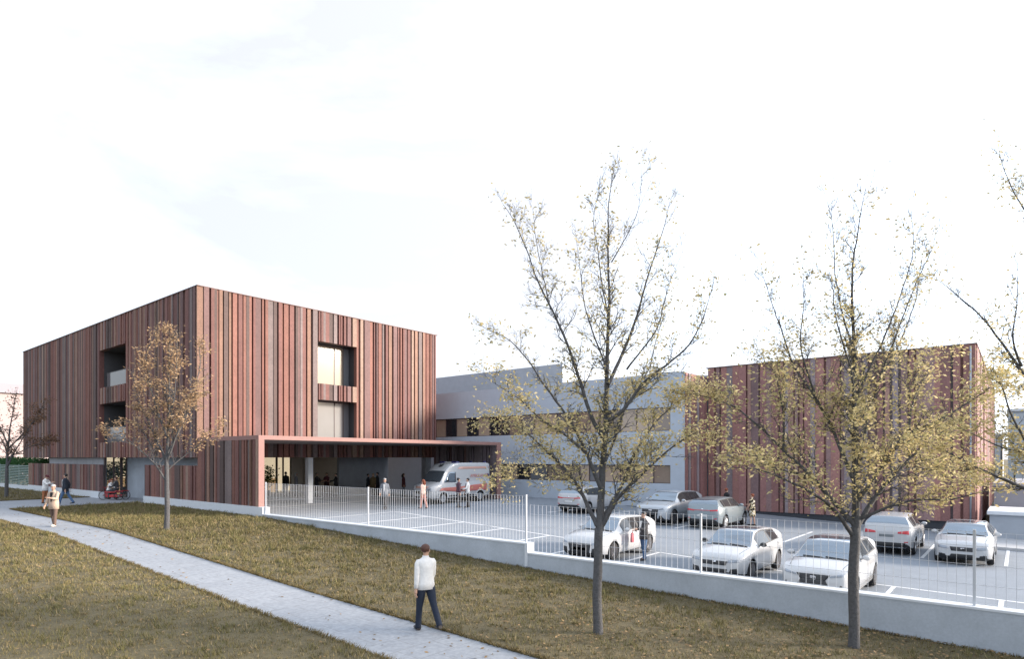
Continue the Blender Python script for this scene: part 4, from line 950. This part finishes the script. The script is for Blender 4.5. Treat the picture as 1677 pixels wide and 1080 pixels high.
def figure(label, x, y, z, face, h, top, legs, hair, arms=((8, 7, 12), (-6, 7, 10)), stride=((4, 3), (-4, 4)), lean=0, headyaw=0, headtilt=0, shoe='leather_dark', coat=.0, long_hair=False, female=False, shirt=None, skin='skin', cap=None, skirt=None, sleeves=True, hands_only=False, seated=False, group='people around the clinic', bare_legs=False, spread=0):
    t = thing('person', label, 'person', (x, y, z), face + math.pi/2, group, h/1.75)
    sw = .155 if female else .172; hw = .085
    LM = Matrix.Rotation(R(lean), 3, 'X'); hip = Vector((0, 0, .93))
    up = lambda v: hip + LM @ (Vector(v) - hip)
    sh = [up((s*sw, .0, 1.395)) for s in (1, -1)]
    J = []
    for i, s in enumerate((1, -1)):
        swg, abd, elb = arms[i]
        d = rot(rot((0, 0, -1), 'X', -swg), 'Y', -s*abd); e = sh[i] + d*.285
        ax = rot((1, 0, 0), 'Z', 0); d2 = rot(rot(rot((0, 0, -1), 'X', -swg-elb), 'Y', -s*abd*.6), 'Z', -s*min(35, elb*.3)); w = e + d2*.245
        J.append((sh[i], e, w, d2))
    K = []
    for i, s in enumerate((1, -1)):
        swg, kn = stride[i]; hp = Vector((s*hw, 0, .90)); d = rot(rot((0, 0, -1), 'X', -swg), 'Y', -s*(1.5+spread)); k = hp + d*.42
        d2 = rot(rot((0, 0, -1), 'X', -swg+kn), 'Y', -s*spread*.5); a = k + d2*.405; ft = rot((0, -1, 0), 'X', (-swg+kn)*.35 if not seated else 0); K.append((hp, k, a, ft))
    if not seated:
        drop_ = min(a.z for _, _, a, _ in K) - .075
    else: drop_ = 0
    # --- body, one continuous skinned surface
    hd = lambda v: up(Vector((0, 0, 1.50)) + rot(rot(Vector(v) - Vector((0, 0, 1.50)), 'X', headtilt), 'Z', headyaw))
    vs = [hip, up((0, 0, 1.10)), up((0, .01, 1.27)), up((0, .01, 1.40)), hd((0, 0, 1.50)), hd((0, -.022, 1.562)), hd((0, -.008, 1.63)), hd((0, .0, 1.70))]
    rs = [.10, .095, .105, .07, .048, .062, .082, .066]; es = [(i, i+1) for i in range(7)]
    for (s0, e, w, d2) in J:
        b = len(vs); vs += [s0, (s0+e)/2, e, (e+w)/2, w, w + d2*.06, w + d2*.10]; rs += [.040, .042, .037, .036, .026, (.036), (.030)]; es += [(3, b)] + [(b+i, b+i+1) for i in range(6)]
    for (hp, k, a, ft) in K:
        b = len(vs); vs += [hp, (hp+k)/2, k, (k*.6+a*.4), a, a + ft*.10 + Vector((0, 0, -.035)), a + ft*.17 + Vector((0, 0, -.045))]; rs += [.085, .075, .052, .05, .036, .034, .025]; es += [(0, b)] + [(b+i, b+i+1) for i in range(6)]
    me = skin_mesh(vs, es, rs); bm = bmesh.new(); bm.from_mesh(me)
    for f in bm.faces: f.smooth = True; f.material_index = 0
    ball(bm, hd((0, -.10, 1.615)), (.013, .018, .02), 8)
    for s in (1, -1):
        ball(bm, hd((s*.084, .0, 1.62)), (.012, .02, .03), 8); ball(bm, hd((s*.032, -.082, 1.638)), (.012, .010, .008), 8, 1)
    ball(bm, hd((0, -.082, 1.573)), (.024, .010, .007), 8, 2)
    for i, (s0, e, w, d2) in enumerate(J):     # four fingers and a thumb, slightly curled
        s = (1, -1)[i]; sd = Vector((0, 1, 0)); inn = Vector((-s, 0, 0)); tipd = d2.normalized()
        for q, (off, ln) in enumerate(((-.026, .070), (-.009, .080), (.009, .076), (.025, .060))):
            p = w + tipd*.105 + sd*off; tube(bm, [p - tipd*.02, p + tipd*ln*.4 + inn*.004, p + tipd*ln*.75 + inn*.018, p + tipd*ln*.95 + inn*.032], [.010, .009, .008, .006], 6)
        p = w + tipd*.045 - sd*.026; tube(bm, [p, p - sd*.022 + tipd*.03, p - sd*.026 + tipd*.062 + inn*.01], [.012, .010, .007], 6)
    shift = Vector((0, 0, -drop_))
    def put(name, bm, m, par=None):
        bmesh.ops.translate(bm, verts=bm.verts[:], vec=shift); return done(name, bm, m, par or t, True)
    body = put('body', bm, [skin, 'eye', 'lip'])
    # --- trousers or skirt
    if skirt:
        bm = bmesh.new(); z1 = skirt
        ring_loft(bm, [((0, 0, z1), .20, .17), ((0, 0, (z1+.95)/2), .185, .145), ((0, 0, .95), .15, .115), ((0, .0, 1.06), .125, .095)])
        put('skirt', bm, legs)
    if not bare_legs:
        bm = bmesh.new()
        for (hp, k, a, ft) in K:
            a2 = a - (k-a).normalized()*.028; tube(bm, [hp + Vector((0, 0, .05)), hp*.75+k*.25, (hp+k)/2, k, (k+a2)/2, a2*.9+k*.1, a2], [.094, .096, .086, .066, .062, .060, .064], 14)
        ring_loft(bm, [((0, .0, .82), .10, .09), ((0, 0, .86), .160, .112), ((0, 0, .95), .158, .112), (up((0, 0, 1.05)), .14, .10)])
        put('trousers', bm, legs)
    # --- upper clothing
    bm = bmesh.new(); g = 1 + coat*.12; lo = .85 - coat*.18
    rg = [(up((0, .0, lo)) if not seated else up((0, 0, .93)), max(.190, .185*g), max(.142, .132*g)), (up((0, 0, .98)), .182*g, .132*g), (up((0, .0, 1.12)), .163*g, .118*g), (up((0, .005, 1.28)), (sw-.002)*g, .128*g), (up((0, .008, 1.36)), (sw+.028), .118), (up((0, .006, 1.412)), sw+.022, .100), (up((0, .003, 1.445)), sw-.025, .084), (up((0, .001, 1.470)), .095, .072), (up((0, .0, 1.49)), .068, .066), (up((0, -.002, 1.522)), .061, .061)]
    ring_loft(bm, rg)
    for (s0, e, w, d2) in J:
        end = w - d2*.015 if sleeves else (s0*.35+e*.65); k = 1 + coat*.12
        if sleeves: tube(bm, [s0 - Vector((math.copysign(.055, s0.x), 0, -.012)), s0 - Vector((math.copysign(.018, s0.x), 0, -.008)), s0*.9+e*.1, (s0+e)/2, e, (e+end)/2, end], [.052, .058, .060*k, .057*k, .052*k, .048*k, .043*k], 14)
        else: tube(bm, [s0 + Vector((0, 0, .012)), (s0+end)/2, end], [.062, .058, .054], 12)
    jk = put('jacket' if coat or shirt else 'top', bm, top)
    if shirt:                                    # shirt front showing between the lapels
        bm = bmesh.new(); q = [bm.verts.new(up(p)) for p in ((-.05, -.132*g, 1.42), (.05, -.132*g, 1.42), (.035, -.152*g, 1.2), (0, -.155*g, 1.02), (-.035, -.152*g, 1.2))]
        bm.faces.new(q); r = bmesh.ops.extrude_face_region(bm, geom=bm.faces[:]); bmesh.ops.translate(bm, verts=[v for v in r['geom'] if isinstance(v, bmesh.types.BMVert)], vec=(0, .05, 0)); put('shirt', bm, shirt)
    # --- hair
    bm = bmesh.new(); ball(bm, (0, .012, 1.668), (.092, .104, .092), 18)
    kill = [v for v in bm.verts if v.co.y < -.03 and v.co.z < 1.675 or v.co.z < 1.60 and v.co.y < .04]
    bmesh.ops.delete(bm, geom=kill, context='VERTS')
    if long_hair: tube(bm, [(0, .05, 1.68), (0, .085, 1.60), (0, .085, 1.50), (0, .075, 1.42)], [.07, .088, .085, .05], 12)
    for v in bm.verts: v.co = hd(v.co)
    put('hair', bm, hair)
    if cap:
        bm = bmesh.new(); ball(bm, (0, .01, 1.70), (.098, .11, .075), 16); ball(bm, (0, -.10, 1.685), (.075, .075, .012), 12)
        for v in bm.verts: v.co = hd(v.co)
        put('cap', bm, cap)
    # --- shoes
    for (hp, k, a, ft) in K:
        bm = bmesh.new(); dn = Vector((0, 0, -1)); 
        tube(bm, [a - ft*.05 + dn*.035, a + ft*.02 + dn*.03, a + ft*.10 + dn*.042, a + ft*.185 + dn*.052], [.040, .048, .042, .026], 10)
        for v in bm.verts: v.co.z = max(v.co.z, a.z-.078)
        put('shoe', bm, shoe)
    t['hand_l'] = [*(J[0][2] + J[0][3]*.1 + shift)]; t['hand_r'] = [*(J[1][2] + J[1][3]*.1 + shift)]
    del_keys.append(t); return t
del_keys = []
def at_hand(t, key, off=(0, 0, 0)):
    v = Vector(t[key]) * t.scale.x; return Matrix.Rotation(t.rotation_euler.z, 3, 'Z') @ (v + Vector(off)) + t.location
A_CAM = math.atan2(-FWD.y, -FWD.x)      # facing the viewer
def dirr(fw, rt): v = FWD*fw + RGT*rt; return math.atan2(v.y, v.x)
def P(label, px, d, face, h, ground=T, z=None, **k):
    x, y = spot(px, d); return figure(label, x, y, ground(y) if z is None else z, face, h, **k)
walk = ((16, 4), (-14, 14))
P('man in a white shirt and dark jeans seen from behind on the near path', 697, 12.95, dirr(.80, -.5), 1.80, top='cloth_white', legs='cloth_indigo', hair='hair_brown', stride=((8, 2), (-24, 12)), arms=((-6, 6, 8), (14, 6, 22)), headyaw=-50, spread=2)
P('bearded man in a beige blazer and brown trousers walking up the path towards us', 88, 26.1, A_CAM, 1.76, top='cloth_beige', legs='cloth_brown', hair='hair_grey', shoe='shoe_light', coat=.7, shirt='cloth_black', stride=((7, 2), (-7, 8)), arms=((28, 10, 75), (6, 12, 20)), headtilt=12)
a = P('man in a white jacket, rust trousers and a dark red cap looking at his phone', 74, 38.9, dirr(0, 1), 1.78, top='cloth_white', legs='cloth_rust', hair='hair_brown', cap='cloth_maroon', coat=.4, arms=((40, 5, 70), (44, 5, 66)), stride=((3, 2), (-4, 3)), headtilt=26, lean=4)
p4 = P('man in a black jacket and blue jeans striding past with a white paper', 107, 38.0, dirr(-.2, -1), 1.92, top='cloth_navy', legs='cloth_denim', hair='hair_dark', coat=.5, shirt='cloth_white', arms=((-20, 6, 20), (-24, 8, 38)), stride=((20, 3), (-20, 12)))
h_ = at_hand(p4, 'hand_r')
pg = done('paper', bevelbox(-.15, .15, -.004, .004, -.11, .11, .002, 1), 'paper', None, True); pg.location = h_ + RGT*.1; pg.rotation_euler = (0, R(12), math.atan2(RGT.y, RGT.x)); tag(pg, 'white sheet of paper in the hand of the man in the black jacket', 'paper')
# at the yard fence and among the cars
P('man in a grey jacket crossing the yard behind the white fence', 630, 35.6, A_CAM, 1.80, L, top='cloth_steel', legs='cloth_charcoal', hair='hair_grey', coat=.5, shirt='cloth_white', stride=walk, arms=((-12, 8, 15), (14, 8, 20)))
P('woman in pale pink walking before the ambulance', 693, 36.0, dirr(.5, -.8), 1.70, L, top='cloth_blush', legs='cloth_pink', hair='hair_red', long_hair=True, female=True, stride=((10, 3), (-10, 10)), arms=((-8, 6, 10), (12, 6, 16)))
P('man in a plum sweater and dark trousers standing beside the ambulance', 751, 37.0, dirr(.4, .9), 1.76, L, top='cloth_plum', legs='cloth_charcoal', hair='hair_dark', arms=((20, 6, 40), (-4, 7, 10)))
P('man in a white shirt and black waistcoat talking beside the ambulance', 766, 37.2, dirr(-.1, -1), 1.75, L, top='cloth_white', legs='cloth_black', hair='hair_dark', shirt='cloth_black', arms=((24, 10, 60), (6, 10, 20)))
g_ = P('person in a dark jacket and blue jeans holding a pink bag beside a white car', 1054, 22.4, dirr(-.5, -1), 1.74, L, top='cloth_charcoal', legs='cloth_denim', hair='hair_dark', coat=.5, shirt='cloth_white', arms=((30, 8, 60), (12, 8, 70)), stride=((5, 3), (-6, 6)))
h_ = at_hand(g_, 'hand_r')
bg = bmesh.new(); ring_loft(bg, [((0, 0, -.42), .15, .055), ((0, 0, -.40), .165, .065), ((0, 0, -.12), .14, .05), ((0, 0, -.10), .13, .03)]); tube(bg, [(-.09, 0, -.12), (-.06, 0, 0), (.06, 0, 0), (.09, 0, -.12)], .01, 6)
bg = done('handbag', bg, 'cloth_rose', None, True); bg.location = h_ + Vector((0, 0, .02)) - RGT*.05; bg.rotation_euler = (0, 0, .4); tag(bg, 'pink bag hanging from the hand of the person in jeans', 'bag')
P('red haired woman in a black top standing behind the grey crossover', 1190, 36.2, dirr(.4, .9), 1.78, L, top='cloth_black', legs='cloth_charcoal', hair='hair_red', female=True, sleeves=False)
P('red haired woman in a black and cream patterned dress by the brick hall', 1232, 33.4, dirr(.7, -.5), 1.72, L, top='cloth_pattern', legs='cloth_pattern', hair='hair_red', female=True, sleeves=False, skirt=.52, bare_legs=True, shoe='leather_dark', arms=((10, 10, 30), (20, 12, 70)))
# under the canopy
dk = dict(ground=L)
FL = -.02
P('person in black with light trousers standing before the lit lobby doors', 468, 46.5, dirr(1, -.1), 1.82, z=FL, top='cloth_black', legs='cloth_grey', hair='hair_dark', coat=.4)
P('woman in a grey top carrying a dark shoulder bag near the lobby doors', 485, 46.0, dirr(.4, .9), 1.76, z=FL, top='cloth_grey', legs='cloth_navy', hair='hair_grey', long_hair=True, female=True)
P('man in black at the high table, behind the pale column', 519, 45.3, dirr(-.2, 1), 1.76, z=FL, top='cloth_black', legs='cloth_black', hair='hair_dark', arms=((45, 8, 40), (40, 8, 45)))
P('woman in maroon in the middle of the group at the high table', 535, 46.4, A_CAM, 1.74, z=FL, top='cloth_maroon', legs='cloth_black', hair='hair_brown', long_hair=True, female=True, arms=((35, 8, 60), (35, 8, 60)))
P('man in a black jacket and white shirt at the right of the high table', 550, 45.6, dirr(-.3, -1), 1.73, z=FL, top='cloth_black', legs='cloth_black', hair='hair_dark', coat=.3, shirt='cloth_white', arms=((45, 8, 40), (40, 8, 45)))
P('person in a long navy coat standing left of the couple by the dark wall', 603, 47.6, dirr(.5, .9), 1.72, L, top='cloth_navy', legs='cloth_charcoal', hair='hair_dark', coat=1)
P('woman in an olive brown coat between two people in dark coats', 611, 47.0, A_CAM, 1.76, L, top='cloth_olive', legs='cloth_black', hair='hair_blond', coat=1, female=True, long_hair=True)
P('man in a long black coat right of the woman in olive brown', 618, 47.2, dirr(-.2, -1), 1.84, L, top='cloth_black', legs='cloth_black', hair='hair_dark', coat=1)
P('woman in a maroon and black coat standing alone by the pale wall', 661, 47.6, dirr(.3, .9), 1.74, L, top='cloth_maroon', legs='cloth_steel', hair='hair_dark', coat=.8, female=True, long_hair=True)
x, y = spot(535, 45.4)
tb = thing('high_table', 'dark round standing table between the three people under the canopy', 'table', (x, y, FL))
b = bmesh.new(); lathe(b, [(.02, 1.06), (.36, 1.06), (.37, 1.075), (.36, 1.09)], 24); done('tabletop', b, 'leather_dark', tb, True)
b = bmesh.new(); lathe(b, [(.22, 0), (.22, .02), (.035, .04), (.03, 1.055)], 16); done('leg', b, 'anthracite', tb, True)
# potted plant before the doors
x, y = spot(438, 45.2)
pt = thing('potted_plant', 'tall green plant in a dark pot beside the lobby doors', 'plant', (x, y, FL))
b = bmesh.new(); lathe(b, [(.16, 0), (.22, .5), (.19, .5), (.18, .45)], 16); done('pot', b, 'anthracite', pt, True)
rg_ = np.random.default_rng(2); nn = 420; cc = rg_.normal(0, 1, (nn, 3))*np.array([.26, .26, .42])+np.array([0, 0, 1.55])
b = bmesh.new()
for k in range(5): tube(b, [(0, 0, .45), (.05*math.cos(k*1.3), .05*math.sin(k*1.3), 1.0), (.25*math.cos(k*1.3), .25*math.sin(k*1.3), 1.7)], [.02, .015, .006], 6)
done('stem', b, 'bark', pt, True)
quads('foliage', leaf_cloud(cc, nn, rg_.uniform(.07, .14, nn), rg_, .4), 0, 'leaf', pt, np.array([.10, .16, .05])*(.6+.8*rg_.random((nn, 1))), local=True)
# two people on a red cargo bench bike at the entrance
x, y = spot(185, 42.2); a_ = math.atan2(RGT.y, RGT.x)
mat('bike_red', (.42, .025, .03), .35, coat=.4); mat('bike_dark', (.03, .03, .03), .6)
bk = thing('cargo_bike', 'red three wheeled bench bike standing in the entrance recess', 'bike', (x, y, T(y)), a_)
def ringwheel(par, x, y, r):
    b = bmesh.new(); n = 24
    tube(b, [(x+r*math.cos(2*math.pi*k/n), y, r+r*math.sin(2*math.pi*k/n)) for k in range(n+1)], .022, 6); o = done('wheel', b, 'bike_dark', par, True)
    b = bmesh.new()
    for k in range(10): tube(b, [(x, y, r), (x+r*math.cos(k*.628), y, r+r*math.sin(k*.628))], .004, 4)
    lathe(b, [(.03, -.04), (.03, .04)], 10, 'Y', (x, y, r)); done('spokes', b, 'rim', o, True)
ringwheel(bk, -.68, 0, .28); ringwheel(bk, .62, -.38, .30); ringwheel(bk, .62, .38, .30)
b = bmesh.new(); tube(b, [(-.68, 0, .28), (-.45, 0, .42), (.1, 0, .30), (.62, 0, .32)], .03, 8); tube(b, [(.62, -.36, .30), (.62, .36, .30)], .022, 8); tube(b, [(-.45, 0, .42), (-.55, 0, .80), (-.50, -.25, .88)], .018, 6); tube(b, [(-.55, 0, .80), (-.50, .25, .88)], .018, 6); tube(b, [(.1, 0, .3), (.15, 0, .52)], .03, 8)
done('frame', b, 'bike_red', bk, True)
done('seat', bevelbox(-.42, .52, -.30, .30, .48, .56, .03), 'bike_red', bk, True)
done('cargo_box', bevelbox(-.35, .45, -.26, .26, .18, .36, .03), 'bike_red', bk, True)
done('mudguard', bevelbox(.40, .86, -.46, -.30, .58, .62, .02), 'bike_red', bk, True); done('mudguard', bevelbox(.40, .86, .30, .46, .58, .62, .02), 'bike_red', bk, True)
sz = .56
xs_, ys_ = Vector((x, y, 0)) - RGT*.28, Vector((x, y, 0)) + RGT*.26
figure('woman in a white blouse and dark skirt leaning over on the red bench bike', xs_.x, xs_.y, T(y)+sz-.83, dirr(0, 1), 1.70, top='cloth_white', legs='cloth_navy', hair='hair_red', female=True, long_hair=True, seated=True, stride=((82, 75), (78, 70)), arms=((50, 6, 30), (46, 6, 34)), lean=16)
figure('man in a dark suit seated on the red bench bike facing the woman', ys_.x, ys_.y, T(y)+sz-.83, dirr(-.3, -1), 1.82, top='cloth_charcoal', legs='cloth_charcoal', hair='hair_brown', coat=.3, shirt='cloth_white', seated=True, stride=((80, 78), (74, 70)), arms=((30, 6, 50), (26, 6, 50)), lean=4)
for o in del_keys:
    for k in ('hand_l', 'hand_r'):
        if k in o: del o[k]

for (qx, qy, sc_) in ((17.6, 53.6, 1.0), (18.6, 54.2, 1.15), (16.9, 52.9, .9)):
    pt = thing('potted_plant', {1.0: 'green leafy plant behind the entrance glass, the middle one of three', 1.15: 'tallest green leafy plant behind the entrance glass', .9: 'green leafy plant behind the entrance glass nearest the door'}[sc_], 'plant', (qx, qy, 0), 0, 'plants in the entrance lobby', sc_)
    b = bmesh.new(); lathe(b, [(.16, 0), (.22, .5), (.19, .5), (.18, .45)], 16); done('pot', b, 'anthracite', pt, True)
    b = bmesh.new(); tube(b, [(0, 0, .45), (.05, .03, 1.2), (.1, 0, 1.9)], [.03, .02, .008], 6); done('stem', b, 'bark', pt, True)
    cc = rg_.normal(0, 1, (500, 3))*np.array([.3, .3, .42])+np.array([0, 0, 1.75]); cc[:, 2] = np.minimum(cc[:, 2], 2.5)
    quads('foliage', leaf_cloud(cc, 500, rg_.uniform(.07, .14, 500), rg_, .4), 0, 'leaf', pt, np.array([.05, .10, .035])*(.6+.8*rg_.random((500, 1))), local=True)
# ---------------------------------------------------------------- light, sky, camera
sc = bpy.context.scene
SUN_EL, SUN_AZ = 16, math.atan2(-.80, .60)
w = bpy.data.worlds.new("World"); sc.world = w; w.use_nodes = True
nt = w.node_tree; N = nt.nodes; K = nt.links; N.clear()
out = N.new('ShaderNodeOutputWorld'); bgd = N.new('ShaderNodeBackground'); bgd.inputs['Strength'].default_value = .11
sky = N.new('ShaderNodeTexSky'); sky.sky_type = 'NISHITA'; sky.sun_disc = False
sky.sun_elevation = R(SUN_EL); sky.sun_rotation = math.pi/2 - SUN_AZ; sky.air_density = 1.0; sky.dust_density = 2.2; sky.ozone_density = 1.6
tc = N.new('ShaderNodeTexCoord'); mp = N.new('ShaderNodeMapping'); mp.inputs['Scale'].default_value = (1, 1, 3.2); mp.inputs['Location'].default_value = (2.3, .4, .2)
nz = N.new('ShaderNodeTexNoise'); nz.inputs['Scale'].default_value = 1.5; nz.inputs['Detail'].default_value = 7; nz.inputs['Roughness'].default_value = .58; nz.inputs['Distortion'].default_value = .4
cr = N.new('ShaderNodeMapRange'); cr.inputs[1].default_value = .36; cr.inputs[2].default_value = .62; cr.inputs[3].default_value = 0; cr.inputs[4].default_value = 1
mix = N.new('ShaderNodeMix'); mix.data_type = 'RGBA'; 
K.new(tc.outputs['Generated'], mp.inputs[0]); K.new(mp.outputs[0], nz.inputs['Vector']); K.new(nz.outputs['Fac'], cr.inputs[0]); mix.inputs['Factor'].default_value = .8; cm = N.new('ShaderNodeMix'); cm.data_type = 'RGBA'; cm.inputs['A'].default_value = (4.05, 4.1, 4.4, 1); cm.inputs['B'].default_value = (6.0, 6.8, 8.0, 1); K.new(cr.outputs[0], cm.inputs['Factor']); K.new(cm.outputs['Result'], mix.inputs['B'])
K.new(sky.outputs[0], mix.inputs['A']); dt = N.new('ShaderNodeVectorMath'); dt.operation = 'DOT_PRODUCT'; dt.inputs[1].default_value = (math.cos(SUN_AZ), math.sin(SUN_AZ), 0); K.new(tc.outputs['Generated'], dt.inputs[0])
gl = N.new('ShaderNodeMapRange'); gl.inputs[1].default_value = -1; gl.inputs[2].default_value = 1; gl.inputs[3].default_value = .80; gl.inputs[4].default_value = 1.35; K.new(dt.outputs['Value'], gl.inputs[0])
gm = N.new('ShaderNodeVectorMath'); gm.operation = 'SCALE'; K.new(mix.outputs['Result'], gm.inputs[0]); K.new(gl.outputs[0], gm.inputs['Scale'])   # brighter towards the low sun
K.new(gm.outputs[0], bgd.inputs[0]); K.new(bgd.outputs[0], out.inputs[0])
sl = bpy.data.lights.new('sun', 'SUN'); sl.energy = 3.5; sl.angle = R(11); sl.color = (1, .87, .75)
so = bpy.data.objects.new('sun', sl); C.objects.link(so)
sd = Vector((math.cos(SUN_AZ)*math.cos(R(SUN_EL)), math.sin(SUN_AZ)*math.cos(R(SUN_EL)), math.sin(R(SUN_EL))))
so.rotation_euler = sd.to_track_quat('Z', 'Y').to_euler(); so.location = sd*60
cd = bpy.data.cameras.new('camera'); co = bpy.data.objects.new('camera', cd); C.objects.link(co)
cd.sensor_width = 36; cd.lens = 36*F/1677; cd.shift_y = 210/1677; cd.clip_end = 5000; cd.clip_start = .1
co.location = (0, 0, EYE); co.rotation_euler = (math.pi/2, 0, TH - math.pi/2); sc.camera = co
vs = sc.view_settings; vs.view_transform = 'Standard'; vs.look = 'None'; vs.exposure = 1.32; vs.gamma = 1
sc.render.engine = 'CYCLES'; sc.cycles.use_denoising = True; sc.cycles.max_bounces = 6; sc.cycles.transparent_max_bounces = 8
sc.cycles.caustics_reflective = False; sc.cycles.caustics_refractive = False; sc.cycles.sample_clamp_indirect = 6
